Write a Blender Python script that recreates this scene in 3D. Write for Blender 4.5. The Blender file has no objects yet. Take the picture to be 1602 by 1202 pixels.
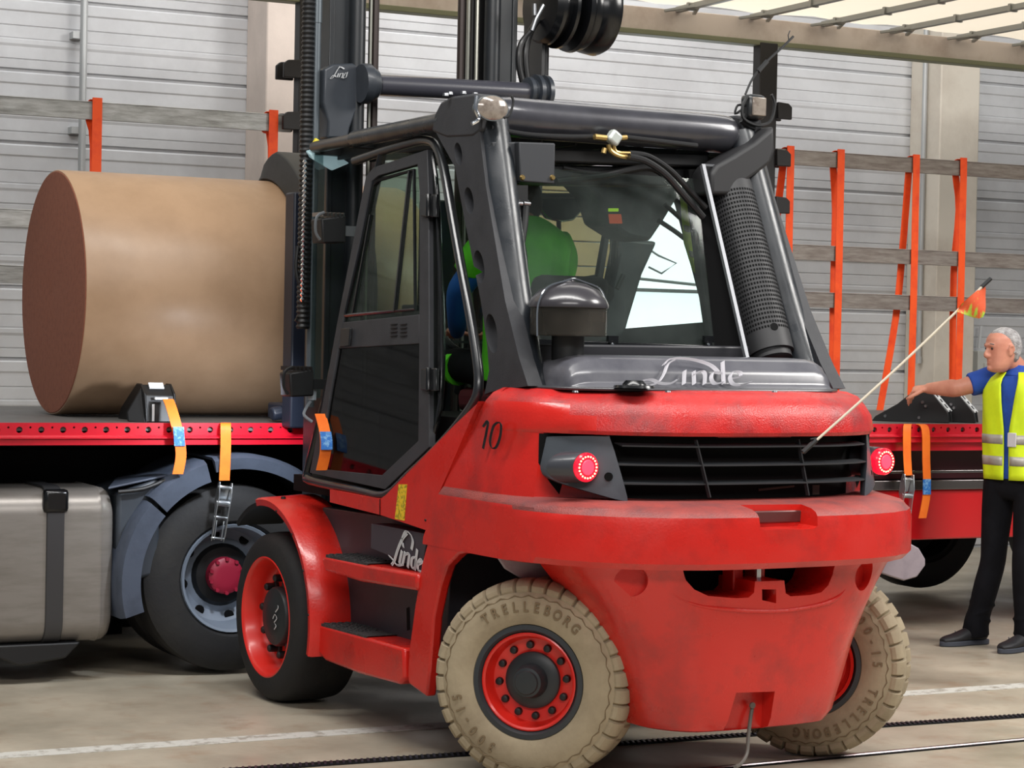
import bpy, bmesh, math, random
from mathutils import Vector, Matrix
random.seed(7)
sc = bpy.context.scene
COL = sc.collection
PI = math.pi
# ------------------------------------------------------------------ camera, world, exposure
FOC = 3439.35
PSI = -0.0535329                 # the fork truck stands slightly askew to trailer and hall
CAMF = Vector((-5.333452, -7.803840, 1.812933))      # camera in the truck's own frame
def cam_axes(yaw, pitch, roll):
    f = Vector((math.sin(yaw)*math.cos(pitch), math.cos(yaw)*math.cos(pitch), math.sin(pitch)))
    r = Vector((math.cos(yaw), -math.sin(yaw), 0)); u = r.cross(f)
    c, s = math.cos(roll), math.sin(roll)
    return c*r - s*u, s*r + c*u, f
AF = cam_axes(0.519946556, -0.01980351, -0.02030927)
G = Matrix.Rotation(-PSI, 3, 'Z')
AW = [G @ a for a in AF]; CAMW = G @ CAMF
cd = bpy.data.cameras.new('camera'); cam = bpy.data.objects.new('camera', cd); COL.objects.link(cam)
cd.sensor_width = 36; cd.sensor_fit = 'HORIZONTAL'; cd.lens = FOC/1602*36; cd.clip_end = 200
m = Matrix.Identity(4)
for i in range(3):
    m[i][0] = AW[0][i]; m[i][1] = AW[1][i]; m[i][2] = -AW[2][i]; m[i][3] = CAMW[i]
cam.matrix_world = m; sc.camera = cam
sc.view_settings.view_transform = 'Standard'; sc.view_settings.look = 'None'
sc.view_settings.exposure = 0.0; sc.view_settings.gamma = 1; sc.view_settings.use_curve_mapping = False
wd = bpy.data.worlds.new('World'); sc.world = wd; wd.use_nodes = True
wd.node_tree.nodes['Background'].inputs[0].default_value = (0.86, 0.92, 1.0, 1)
wd.node_tree.nodes['Background'].inputs[1].default_value = 0.17
def area(name, loc, target, sx, sy, watts, colr=(1, 1, 1)):
    l = bpy.data.lights.new(name, 'AREA'); l.shape = 'RECTANGLE'; l.size = sx; l.size_y = sy; l.energy = watts; l.color = colr
    o = bpy.data.objects.new(name, l); COL.objects.link(o); o.location = loc
    o.rotation_euler = (Vector(target)-Vector(loc)).to_track_quat('-Z', 'Y').to_euler(); return o
area('hall_light_row', (-1.5, -1.6, 7.0), (-1, -0.9, 0), 9, 0.7, 560, (1, 0.98, 0.95))
area('hall_light_row', (-4.5, -8.5, 6.4), (-0.5, 0.0, 1.0), 8, 1.2, 400, (1, 0.97, 0.94))
area('hall_light_row', (6.5, -3.0, 6.5), (3.0, 0.2, 0.2), 3, 3, 620, (1, 0.97, 0.93))
area('wall_light_row', (2.6, 6.5, 6.9), (2.6, 8.0, 3.2), 4.5, 0.5, 95, (1, 1, 1))
area('wall_light_row', (-2.2, 6.5, 6.9), (-1.6, 8.0, 3.0), 4.5, 0.5, 62, (0.98, 1, 1))
area('wall_light_row', (7.8, 6.3, 6.9), (7.2, 8.0, 2.4), 4.0, 0.5, 22, (0.98, 1, 1))
area('roof_daylight', (4.5, 4.2, 8.2), (4.5, 4.2, 4.1), 9, 2.4, 165, (1, 0.96, 0.9))

# ------------------------------------------------------------------ picture rays onto real planes
def _at(px, py, ax, val, A, C):
    d = A[0]*((px-801)/FOC) - A[1]*((py-601)/FOC) + A[2]
    i = 'xyz'.index(ax); return C + d*((val-C[i])/d[i])
def F(px, py, **k):
    (a, b), = k.items(); return _at(px, py, a, b, AF, CAMF)
def W(px, py, **k):
    (a, b), = k.items(); return _at(px, py, a, b, AW, CAMW)
def FP(px, py, P0, n):
    d = AF[0]*((px-801)/FOC) - AF[1]*((py-601)/FOC) + AF[2]; n = Vector(n)
    return CAMF + d*((Vector(P0)-CAMF).dot(n)/d.dot(n))

# ------------------------------------------------------------------ materials
def lin(c):
    return tuple(((x/255)/12.92 if x/255 <= 0.04045 else ((x/255+0.055)/1.055)**2.4) for x in c)+(1,)
MATS = {}
def mat(name, rgb, rough=0.5, metal=0.0, rgb2=None, nscale=6.0, thr=(0.45, 0.7), bump=0.0, bscale=60.0, trans=0.0, alpha=None, emis=None, estr=1.0, coat=0.0, spec=0.5, stretch=None, rvar=0.0):
    if name in MATS: return MATS[name]
    M = bpy.data.materials.new(name); M.use_nodes = True; nt = M.node_tree; N = nt.nodes; L = nt.links
    b = N['Principled BSDF']
    b.inputs['Base Color'].default_value = lin(rgb); b.inputs['Roughness'].default_value = rough; b.inputs['Metallic'].default_value = metal
    b.inputs['Specular IOR Level'].default_value = spec
    if coat: b.inputs['Coat Weight'].default_value = coat; b.inputs['Coat Roughness'].default_value = 0.15
    if trans: b.inputs['Transmission Weight'].default_value = trans
    if emis: b.inputs['Emission Color'].default_value = lin(emis); b.inputs['Emission Strength'].default_value = estr
    tc = None
    def coord():
        t = N.new('ShaderNodeTexCoord'); mp = N.new('ShaderNodeMapping'); L.new(t.outputs['Object'], mp.inputs[0])
        if stretch: mp.inputs['Scale'].default_value = stretch
        return mp.outputs[0]
    if rgb2 or bump or rvar:
        c = coord()
    if rgb2:
        n = N.new('ShaderNodeTexNoise'); n.inputs['Scale'].default_value = nscale; n.inputs['Detail'].default_value = 8; n.inputs['Roughness'].default_value = 0.65
        L.new(c, n.inputs['Vector'])
        r = N.new('ShaderNodeMapRange'); r.inputs['From Min'].default_value = thr[0]; r.inputs['From Max'].default_value = thr[1]
        L.new(n.outputs['Fac'], r.inputs['Value'])
        x = N.new('ShaderNodeMix'); x.data_type = 'RGBA'; x.inputs['A'].default_value = lin(rgb); x.inputs['B'].default_value = lin(rgb2)
        L.new(r.outputs[0], x.inputs['Factor']); L.new(x.outputs['Result'], b.inputs['Base Color'])
    if rvar:
        n = N.new('ShaderNodeTexNoise'); n.inputs['Scale'].default_value = nscale*1.7; n.inputs['Detail'].default_value = 6
        L.new(c, n.inputs['Vector']); r = N.new('ShaderNodeMapRange'); r.inputs['From Min'].default_value = .35; r.inputs['From Max'].default_value = .7
        r.inputs['To Min'].default_value = rough-rvar; r.inputs['To Max'].default_value = rough+rvar
        L.new(n.outputs['Fac'], r.inputs['Value']); L.new(r.outputs[0], b.inputs['Roughness'])
    if bump:
        n = N.new('ShaderNodeTexNoise'); n.inputs['Scale'].default_value = bscale; n.inputs['Detail'].default_value = 4; L.new(c, n.inputs['Vector'])
        bp = N.new('ShaderNodeBump'); bp.inputs['Strength'].default_value = bump; bp.inputs['Distance'].default_value = 0.01
        L.new(n.outputs['Fac'], bp.inputs['Height']); L.new(bp.outputs[0], b.inputs['Normal'])
    MATS[name] = M; return M
def glass(name, tint, gloss=0.12, haze=0.0, hcol=(200, 210, 210)):
    M = bpy.data.materials.new(name); M.use_nodes = True; nt = M.node_tree; N = nt.nodes; L = nt.links
    N.remove(N['Principled BSDF']); out = N['Material Output']
    t = N.new('ShaderNodeBsdfTransparent'); t.inputs[0].default_value = lin(tint)
    g = N.new('ShaderNodeBsdfGlossy'); g.inputs['Roughness'].default_value = 0.04
    lw = N.new('ShaderNodeLayerWeight'); lw.inputs[0].default_value = .5; pw = N.new('ShaderNodeMath'); pw.operation = 'POWER'; pw.inputs[1].default_value = 4.0; L.new(lw.outputs['Facing'], pw.inputs[0])
    fr = N.new('ShaderNodeMath'); fr.operation = 'MULTIPLY_ADD'; fr.inputs[1].default_value = .35; fr.inputs[2].default_value = .02; L.new(pw.outputs[0], fr.inputs[0])
    mx = N.new('ShaderNodeMixShader'); L.new(fr.outputs[0], mx.inputs[0]); L.new(t.outputs[0], mx.inputs[1]); L.new(g.outputs[0], mx.inputs[2])
    last = mx.outputs[0]
    if haze:
        d = N.new('ShaderNodeBsdfDiffuse'); d.inputs[0].default_value = lin(hcol)
        tc = N.new('ShaderNodeTexCoord'); n = N.new('ShaderNodeTexNoise'); n.inputs['Scale'].default_value = 3; n.inputs['Detail'].default_value = 7
        L.new(tc.outputs['Object'], n.inputs['Vector']); r = N.new('ShaderNodeMapRange'); r.inputs['From Min'].default_value = .35; r.inputs['From Max'].default_value = .75
        r.inputs['To Max'].default_value = haze; r.inputs['To Min'].default_value = haze*.25; L.new(n.outputs['Fac'], r.inputs['Value'])
        m2 = N.new('ShaderNodeMixShader'); L.new(r.outputs[0], m2.inputs[0]); L.new(last, m2.inputs[1]); L.new(d.outputs[0], m2.inputs[2]); last = m2.outputs[0]
    L.new(last, out.inputs[0]); return M
RED = mat('red_paint', (202, 34, 25), .34, rgb2=(146, 34, 30), nscale=3.2, thr=(.5, .78), bump=.10, bscale=90, coat=.25, rvar=.12)
REDD = mat('worn_red_paint', (196, 36, 34), .36, rgb2=(126, 48, 50), nscale=5, thr=(.45, .75), bump=.25, bscale=160, rvar=.12)
REDR = mat('rim_red', (222, 40, 30), .35, coat=.3)
REDS = mat('dusty_red_shelf', (160, 72, 66), .5, rgb2=(116, 66, 66), nscale=6, thr=(.4, .7), bump=.3, bscale=150)
DG = mat('dark_grey_paint', (35, 39, 44), .34, rgb2=(25, 29, 34), nscale=4, bump=.06, bscale=120, rvar=.1, coat=.15)
DGM = mat('matt_charcoal', (46, 47, 51), .6, rgb2=(34, 35, 39), nscale=5, bump=.08, bscale=150)
BLK = mat('black_parts', (20, 21, 23), .5)
BLKG = mat('gloss_black', (17, 18, 20), .22)
BLKM = mat('deep_black', (8, 8, 9), .85, spec=.2)
HOOD = mat('hood_grey', (92, 92, 98), .32, rgb2=(70, 70, 78), nscale=4, coat=.4)
RUB = mat('black_rubber', (26, 26, 28), .75, rgb2=(35, 34, 33), nscale=5, bump=.15, bscale=50)
RUBT = mat('tan_rubber', (166, 152, 126), .8, rgb2=(138, 124, 101), nscale=4, thr=(.4, .7), bump=.15, bscale=40)
RUBTD = mat('tan_rubber_letters', (120, 103, 78), .85)
STEEL = mat('steel', (150, 152, 155), .3, 1.0)
ZINC = mat('zinc', (190, 195, 200), .28, .9)
CHROME = mat('chrome', (225, 228, 232), .12, 1.0)
BRASS = mat('brass_fitting', (176, 150, 96), .35, .9)
WHITE = mat('white_lettering', (208, 210, 212), .6)
LOGOG = mat('worn_logo_grey', (176, 174, 180), .5)
def tube_mat(): pass
# ------------------------------------------------------------------ mesh helpers
class MB:
    def __init__(s): s.v = []; s.f = []; s.mi = []
    def add(s, vs, fs, mi=0):
        o = len(s.v); s.v += [tuple(v) for v in vs]; s.f += [tuple(i+o for i in f) for f in fs]; s.mi += [mi]*len(fs)
    def box(s, c, d, R=None, mi=0):
        c = Vector(c); vs = []
        for x in (-1, 1):
            for y in (-1, 1):
                for z in (-1, 1):
                    p = Vector((x*d[0]/2, y*d[1]/2, z*d[2]/2)); vs.append(c+(R @ p if R else p))
        s.add(vs, [(0, 1, 3, 2), (4, 6, 7, 5), (0, 4, 5, 1), (2, 3, 7, 6), (0, 2, 6, 4), (1, 5, 7, 3)], mi)
    def bar(s, a, b, w, h, up=(0, 0, 1), mi=0):
        a, b = Vector(a), Vector(b); t = (b-a); l = t.length; t.normalize(); u = Vector(up)
        r = t.cross(u)
        if r.length < 1e-4: r = t.cross(Vector((0, 1, 0)))
        r.normalize(); u = r.cross(t)
        R = Matrix((t, r, u)).transposed(); s.box((a+b)/2, (l, w, h), R, mi)
    def prism(s, pts, ext, mi=0):
        ext = Vector(ext); n = len(pts); P = [Vector(p) for p in pts]
        s.add(P+[p+ext for p in P], [tuple(range(n))[::-1], tuple(range(n, 2*n))]+[(i, (i+1) % n, n+(i+1) % n, n+i) for i in range(n)], mi)
    def loft(s, rings, closed=True, cap=True, mi=0):
        n = len(rings[0]); vs = [p for r in rings for p in r]; fs = []
        for k in range(len(rings)-1):
            for i in range(n if closed else n-1):
                j = (i+1) % n; fs.append((k*n+i, k*n+j, (k+1)*n+j, (k+1)*n+i))
        if cap and closed:
            fs.append(tuple(range(n))[::-1]); o = (len(rings)-1)*n; fs.append(tuple(range(o, o+n)))
        s.add(vs, fs, mi)
    def tube(s, pts, r, seg=12, smooth=0, cap=True, mi=0, flat=1.0, up=None):
        P = [Vector(p) for p in pts]
        if smooth: P, rr = resample(P, smooth)
        n = len(P); rad = r if isinstance(r, (list, tuple)) else [r]*n
        if len(rad) != n:
            rad = [rad[0]+(rad[-1]-rad[0])*i/(n-1) for i in range(n)] if len(rad) == 2 else [rad[min(len(rad)-1, int(i*len(rad)/n))] for i in range(n)]
        t0 = (P[1]-P[0]).normalized(); a = Vector(up) if up else (Vector((0, 0, 1)) if abs(t0.z) < .9 else Vector((1, 0, 0)))
        rings = []
        for i in range(n):
            t = (P[min(i+1, n-1)]-P[max(i-1, 0)]).normalized(); a = (a-t*a.dot(t))
            if a.length < 1e-5: a = t.orthogonal()
            a.normalize(); b = t.cross(a)
            rings.append([P[i]+(a*math.cos(q)*flat+b*math.sin(q))*rad[i] for q in [2*PI*k/seg for k in range(seg)]])
        s.loft(rings, cap=cap, mi=mi)
    def lathe(s, prof, o, ax, seg=32, mi=0, up=None, fn=None, cap='b'):
        # prof: (along axis, radius)
        o = Vector(o); ax = Vector(ax).normalized(); a = Vector(up) if up else (Vector((0, 0, 1)) if abs(ax.z) < .9 else Vector((1, 0, 0)))
        a = (a-ax*a.dot(ax)).normalized(); b = ax.cross(a); rings = []
        for k, (t, r) in enumerate(prof):
            ring = []
            for i in range(seg):
                q = 2*PI*i/seg; tt, rr = (t, r) if fn is None else fn(k, i, t, r)
                ring.append(o+ax*tt+(a*math.cos(q)+b*math.sin(q))*max(rr, 1e-4))
            rings.append(ring)
        n0 = len(s.f); s.loft(rings, mi=mi)
        if cap == 'n': s.f[-2:] = []; s.mi[-2:] = []
        elif cap == 'e': s.f[-2:-1] = []; s.mi[-2:-1] = []
    def ribbon(s, pts, w, th, side, smooth=0, mi=0):
        P = [Vector(p) for p in pts]
        if smooth: P, _ = resample(P, smooth)
        side = Vector(side).normalized(); rings = []
        for i, p in enumerate(P):
            t = (P[min(i+1, len(P)-1)]-P[max(i-1, 0)]).normalized(); nn = t.cross(side).normalized()
            rings.append([p-side*w/2-nn*th/2, p+side*w/2-nn*th/2, p+side*w/2+nn*th/2, p-side*w/2+nn*th/2])
        s.loft(rings, mi=mi)
def resample(P, k):
    P = [Vector(p) for p in P]; out = []
    n = len(P)
    for i in range(n-1):
        p0 = P[max(i-1, 0)]; p1 = P[i]; p2 = P[i+1]; p3 = P[min(i+2, n-1)]
        for j in range(k):
            t = j/k; out.append(0.5*((2*p1)+(p2-p0)*t+(2*p0-5*p1+4*p2-p3)*t*t+(3*p1-p0-3*p2+p3)*t**3))
    out.append(P[-1]); return out, None
def mk(name, mb, mats, parent=None, bev=0.0, smooth=35, bseg=2, sub=0, remesh=0, smoothit=0, label=None):
    me = bpy.data.meshes.new(name)
    me.from_pydata([Vector(v) for v in mb.v], [], mb.f); me.validate()
    ml = mats if isinstance(mats, (list, tuple)) else [mats]
    for q in ml: me.materials.append(q)
    if len(ml) > 1 and len(me.polygons) == len(mb.mi):
        me.polygons.foreach_set('material_index', mb.mi)
    bm = bmesh.new(); bm.from_mesh(me); bmesh.ops.remove_doubles(bm, verts=bm.verts, dist=1e-5); bmesh.ops.recalc_face_normals(bm, faces=bm.faces); bm.to_mesh(me); bm.free()
    o = bpy.data.objects.new(name, me); COL.objects.link(o)
    if parent: o.parent = parent
    if remesh:
        rm = o.modifiers.new('remesh', 'REMESH'); rm.mode = 'VOXEL'; rm.voxel_size = remesh; rm.use_smooth_shade = True
        if smoothit:
            sm = o.modifiers.new('smooth', 'SMOOTH'); sm.iterations = smoothit; sm.factor = .5
    if bev:
        b = o.modifiers.new('bevel', 'BEVEL'); b.width = bev; b.segments = bseg; b.limit_method = 'ANGLE'; b.angle_limit = math.radians(30); b.use_clamp_overlap = True
    if sub:
        s_ = o.modifiers.new('sub', 'SUBSURF'); s_.levels = sub; s_.render_levels = sub
    if smooth:
        me.polygons.foreach_set('use_smooth', [True]*len(me.polygons))
        if not sub and not remesh: me.set_sharp_from_angle(angle=math.radians(smooth))
    if label: o['label'] = label
    return o
def cut(o, mbs):
    """carve closed shapes out of a mesh and keep the result as its mesh"""
    tmp = []
    for mb in mbs:
        c = mk('tmp', mb, o.data.materials[0], smooth=0); tmp.append(c)
        md = o.modifiers.new('b', 'BOOLEAN'); md.operation = 'DIFFERENCE'; md.solver = 'EXACT'; md.object = c
    dg = bpy.context.evaluated_depsgraph_get(); dg.update()
    me = bpy.data.meshes.new_from_object(o.evaluated_get(dg)); old = o.data; o.modifiers.clear(); o.data = me
    for c in tmp: bpy.data.objects.remove(c)
    me.polygons.foreach_set('use_smooth', [True]*len(me.polygons)); me.set_sharp_from_angle(angle=math.radians(32))
    return o
def tag(o, label=None, cat=None, group=None, kind=None):
    if label: o['label'] = label
    if cat: o['category'] = cat
    if group: o['group'] = group
    if kind: o['kind'] = kind
    return o
def empty(name, loc=(0, 0, 0), rz=0, label=None, cat=None, group=None):
    o = bpy.data.objects.new(name, None); COL.objects.link(o); o.location = loc; o.rotation_euler = (0, 0, rz); o.empty_display_size = .1
    return tag(o, label, cat, group)
def copy_tree(o, parent=None):
    kids = [c for c in bpy.data.objects if c.parent == o]
    c = o.copy(); COL.objects.link(c); c.parent = parent
    for k in kids: copy_tree(k, c)
    return c
def font_mesh(ch):
    cu = bpy.data.curves.new('t', 'FONT'); cu.body = ch; cu.size = 1; cu.extrude = 0.06; cu.offset = 0.022; cu.align_x = 'CENTER'
    ob = bpy.data.objects.new('t', cu); COL.objects.link(ob); dg = bpy.context.evaluated_depsgraph_get(); dg.update()
    me = bpy.data.meshes.new_from_object(ob.evaluated_get(dg)); r = ([v.co.copy() for v in me.vertices], [tuple(p.vertices) for p in me.polygons])
    bpy.data.objects.remove(ob); bpy.data.meshes.remove(me); return r
_fc = {}
def glyph(ch):
    if ch not in _fc: _fc[ch] = font_mesh(ch)
    return _fc[ch]
def put_text(mb, text, o, right, up, size, adv=.62, th=.004, mi=0, sx=1.0):
    o = Vector(o); right = Vector(right).normalized(); up = Vector(up).normalized(); n = right.cross(up)
    for i, ch in enumerate(text):
        if ch == ' ': continue
        v, f = glyph(ch); c = o+right*((i-(len(text)-1)/2)*adv*size)
        mb.add([c+right*p.x*size*sx+up*p.y*size+n*(p.z/0.06)*th for p in v], f, mi)
def brush(strokes, plane, nib, off, th=.002, smooth=6):
    """calligraphic pen strokes given as points on a plane, a slanted nib swept along each"""
    mb = MB(); nib = Vector(nib); off = Vector(off)
    for st in strokes:
        P = [Vector(plane(*p)) for p in st]
        if len(P) > 2: P, _ = resample(P, smooth)
        for i in range(len(P)-1):
            a, b = P[i], P[i+1]
            if (b-a).length < 1e-6: continue
            t = (b-a).normalized(); tn = t.cross(off.normalized())*nib.length*.28
            for wv in (nib, tn):
                q = [a-wv/2, b-wv/2, b+wv/2, a+wv/2]
                mb.add([p+off for p in q]+[p+off*(1+th/off.length) for p in q], [(0, 1, 2, 3), (4, 7, 6, 5), (0, 4, 5, 1), (1, 5, 6, 2), (2, 6, 7, 3), (3, 7, 4, 0)])
    return mb
# ------------------------------------------------------------------ the setting
def struct(o): o['kind'] = 'structure'; return o
def floor_mat():
    M = mat('hall_floor', (188, 178, 160), .42, rgb2=(142, 134, 118), nscale=.9, thr=(.38, .72), bump=.05, bscale=30, rvar=.14)
    nt = M.node_tree; N = nt.nodes; L = nt.links; b = N['Principled BSDF']; src = b.inputs['Base Color'].links[0].from_socket
    tc = N.new('ShaderNodeTexCoord'); n = N.new('ShaderNodeTexNoise'); n.inputs['Scale'].default_value = 4.5; n.inputs['Detail'].default_value = 9; n.inputs['Roughness'].default_value = .7
    L.new(tc.outputs['Object'], n.inputs['Vector']); r = N.new('ShaderNodeMapRange'); r.inputs['From Min'].default_value = .52; r.inputs['From Max'].default_value = .75; r.inputs['To Max'].default_value = .7
    L.new(n.outputs['Fac'], r.inputs['Value']); x = N.new('ShaderNodeMix'); x.data_type = 'RGBA'; L.new(r.outputs[0], x.inputs['Factor']); L.new(src, x.inputs['A']); x.inputs['B'].default_value = lin((150, 122, 98))
    L.new(x.outputs['Result'], b.inputs['Base Color']); return M
mb = MB(); mb.box((2, 0, -.05), (34, 24, .1)); struct(mk('floor', mb, floor_mat(), smooth=0))
WALLM = mat('wall_panel', (205, 206, 208), .5, rgb2=(184, 184, 186), nscale=1.3, thr=(.4, .7), bump=.03, bscale=12)
def rib_wall(x0, x1, y, z1, m, name):
    """sheet wall of horizontal cladding with pressed grooves, 0.53 m modules"""
    prof = []; z = 0
    while z < z1:
        for dz, d in ((0, .0), (.004, -.03), (.022, -.03), (.028, 0), (.085, .002), (.089, -.006), (.095, -.006), (.099, .002), (.185, .002), (.205, .008), (.235, .008), (.239, -.004), (.247, -.004), (.251, 0), (.33, 0), (.334, -.007), (.34, -.007), (.344, 0), (.44, 0), (.452, .007), (.52, .007)):
            prof.append((y-d, z+dz))
        z += .53
    mb = MB(); n = len(prof); vs = [(x0, a, b) for a, b in prof]+[(x1, a, b) for a, b in prof]
    mb.add(vs, [(i, n+i, n+i+1, i+1) for i in range(n-1)])
    mb.box(((x0+x1)/2, y+.08, z1/2), (x1-x0, .08, z1))
    return struct(mk(name, mb, m, smooth=0))
WX0, WX1 = 4.55, 5.5
rib_wall(-6, WX0-1.6, 8.0, 7.0, WALLM, 'wall_back')
WX1 = W(1128, 400, y=8.0).x; WX0 = W(960, 400, y=8.0).x; DX0 = W(815, 400, y=8.0).x
rib_wall(WX0-1.6, 16, 8.001, 7.0, WALLM, 'wall_back')
# columns standing in front of the cladding, pale side and warm front
COLM = mat('column_paint', (214, 206, 192), .6, rgb2=(196, 186, 172), nscale=2, bump=.05)
for k, (xa, xb, cm) in enumerate(((.845, 1.285, mat('column_pink', (218, 203, 192), .6, rgb2=(204, 190, 180), nscale=2, bump=.05)), (7.13, 7.56, COLM))):
    mb = MB(); mb.box(((xa+xb)/2, 7.78, 3.5), (xb-xa, .44, 7.0)); struct(mk('trim_%d' % (k+1), mb, cm, bev=.012))
# an added glowing panel and a beige-tinted wall strip, both seen through the cab
mb = MB(); z0 = W(1040, 560, y=7.9).z; z1 = W(1040, 268, y=7.9).z
mb.box(((WX0+WX1)/2, 7.93, (z0+z1)/2), (WX1-WX0, .03, z1-z0))
wn = struct(mk('glow_panel_1', mb, mat('glow_pane', (240, 246, 250), .4, emis=(236, 246, 255), estr=2.1), smooth=0))
mb = MB()
for z in (z0, z1, z0+(z1-z0)*.36): mb.box(((WX0+WX1)/2, 7.89, z), (WX1-WX0+.1, .05, .03))
for x in (WX0, WX1): mb.box((x, 7.89, (z0+z1)/2), (.05, .05, z1-z0))
mk('glow_panel_frame', mb, mat('frame_grey', (150, 156, 160), .5), wn)
mb = MB(); gz1 = W(900, 262, y=7.9).z; nseg = 16
for i in range(nseg):
    h = gz1/nseg; mb.box(((DX0+WX0-.05)/2, 7.90, h*(i+.5)), (WX0-.05-DX0, .06, h-.012))
struct(mk('tinted_wall_1', mb, mat('beige_tint', (226, 196, 150), .6, rgb2=(206, 174, 130), nscale=2), bev=.004))  # beige stands in for the warm tint of the dirty cab glass
# pipes down the column and a conduit on the left cladding
PIPEM = mat('pipe_grey', (176, 178, 178), .4, .3)
for i, px in enumerate((1443, 1452, 1463)):
    x = W(px, 300, y=7.75).x; mb = MB(); zb = W(px, 560, y=7.75).z
    mb.tube([(x, 7.75, zb), (x, 7.75, 6.8)], .022, 10); mb.tube([(x, 7.75, zb-.05), (x, 7.75, zb+.01)], .03, 10); mb.box((x, 7.8, zb+.25), (.09, .06, .05))
    o = mk('wall_pipe', mb, PIPEM); tag(o, ['pale vertical pipe beside the right column, leftmost of three', 'pale vertical pipe beside the right column, middle of three', 'pale vertical pipe beside the right column, nearest the column'][i], 'pipe', 'pipes beside the right column')
x = W(131, 60, y=7.9).x; mb = MB(); mb.tube([(x, 7.9, .1), (x, 7.9, 6.8)], .028, 12)
for z in (1.9, 2.6, 3.3, 4.0, 4.7): mb.box((x-.03, 7.95, z), (.1, .1, .05))
tag(mk('wall_pipe', mb, PIPEM), 'grey vertical conduit on the cladding above the paper roll', 'pipe')
# switch box and lever on the wall behind the man
mb = MB(); p = W(1535, 575, y=7.955); mb.box(p, (.16, .10, .30)); mb.box((p.x+.02, 7.90, p.z), (.07, .03, .09))
c = mk('switch_box', mb, mat('box_grey', (196, 196, 190), .5), bev=.006); tag(c, 'pale grey wall switch box behind the man in the vest', 'switch box')
mb = MB(); a = W(1531, 545, y=7.93); b = W(1535, 510, y=7.93); mb.tube([a, b], .014, 8); mk('lever', mb, WHITE, c)
# floor marks: white stripe, slotted drain and steel rail
STR = mat('stripe_paint', (206, 205, 198), .55, rgb2=(160, 155, 145), nscale=14, thr=(.5, .62))
def floor_strip(p0, p1, w, h, m, name, ext=6):
    a = W(*p0, z=0); b = W(*p1, z=0); t = (b-a).normalized(); a -= t*ext; b += t*ext
    mb = MB(); mb.bar((a.x, a.y, h/2+.0005), (b.x, b.y, h/2+.0005), w, h); return struct(mk(name, mb, m, smooth=0))
floor_strip((3, 1183), (1601, 1073), .13, .002, STR, 'trim_3')
floor_strip((480, 1198), (1601, 1121), .085, .003, BLKM, 'trim_4')
a = W(480, 1198, z=0); b = W(1601, 1121, z=0); t = (b-a).normalized(); mb = MB(); nn = Vector((-t.y, t.x, 0)); L_ = (b-a).length+4; a = a-t*2
i = 0
while i*.028 < L_:
    c = a+t*(i*.028); mb.bar(c-nn*.03+Vector((0, 0, .006)), c+nn*.03+t*.02+Vector((0, 0, .006)), .011, .006); i += 1
struct(mk('trim_5', mb, mat('drain_links', (62, 62, 74), .35, .6), smooth=0))
floor_strip((1150, 1201), (1601, 1159), .05, .004, BLKM, 'trim_6')
a = W(1150, 1200, z=0); b = W(1601, 1158, z=0); t = (b-a).normalized(); mb = MB(); mb.tube([(a-t*4)+Vector((0, 0, .004)), (b+t*3)+Vector((0, 0, .004))], .014, 8, up=(0, 0, 1), flat=.5)
struct(mk('trim_7', mb, mat('rail_steel', (120, 110, 112), .3, .8)))

# ------------------------------------------------------------------ semi-trailer
YN, YF, DZ = 2.95, 5.45, 1.345
TRED = mat('trailer_red', (205, 18, 42), .35, coat=.4, rgb2=(178, 14, 34), nscale=4)
TREDL = mat('trailer_box_red', (200, 20, 28), .22, coat=.6)
DECK = mat('deck_plywood', (98, 97, 96), .5, rgb2=(70, 69, 68), nscale=6, stretch=(1, 8, 8), bump=.05)
ALU = mat('alu_board', (150, 143, 136), .45, .3, rgb2=(112, 100, 94), nscale=5, stretch=(1.2, 4, 9), thr=(.35, .7), bump=.04)
ALUL = mat('alu_board_silver', (196, 199, 200), .38, .4, rgb2=(132, 133, 130), nscale=4, stretch=(1.2, 4, 9), thr=(.35, .7))
TX0, TX1 = -4.2, 9.2
tr = empty('semi_trailer', (3, 4.2, 0), label='open curtain-side semi-trailer with red frame rail and pale roof tarpaulin', cat='trailer')
def T(name, mb, m, **k):
    o = mk(name, mb, m, tr, **k); o.location = (-3, -4.2, 0); return o
mb = MB(); mb.box(((TX0+TX1)/2, (YN+YF)/2, DZ-.02), (TX1-TX0, YF-YN-.03, .04)); T('deck', mb, DECK, smooth=0)
mb = MB()
prof = [(YN+.012, DZ+.002), (YN-.004, DZ+.002), (YN-.004, DZ-.062), (YN-.03, DZ-.072), (YN-.03, DZ-.078), (YN-.012, DZ-.082), (YN-.012, DZ-.112), (YN+.02, DZ-.112), (YN+.02, DZ-.106), (YN+.004, DZ-.1), (YN+.004, DZ-.07), (YN+.012, DZ-.05)]
mb.loft([[(x, y, z) for y, z in prof] for x in (TX0, TX1)]); rail = T('frame_rail', mb, TRED, smooth=0)
hol = MB(); x = W(30, 677, y=YN).x; sp = .1122; k = -8
while x+k*sp < 5.4:
    hx = x+k*sp; hol.lathe([(-.03, .0165), (.03, .0165)], (hx, YN, DZ-.034), (0, 1, 0), 14); hol.lathe([(-.03, .006), (.03, .006)], (hx+sp/2, YN, DZ-.022), (0, 1, 0), 8); k += 1
cut(rail, [hol])
mb = MB(); mb.box(((TX0+TX1)/2, YN+.06, DZ-.06), (TX1-TX0, .03, .09)); T('frame_liner', mb, BLKM, smooth=0)
mb = MB()
for y in (3.6, 4.8): mb.box((3.6, y, DZ-.30), (10.6, .12, .42))
for x in range(-1, 9): mb.box((x, (YN+YF)/2, DZ-.09), (.08, 2.3, .1))
T('chassis_beam', mb, BLKM, smooth=0)
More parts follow.
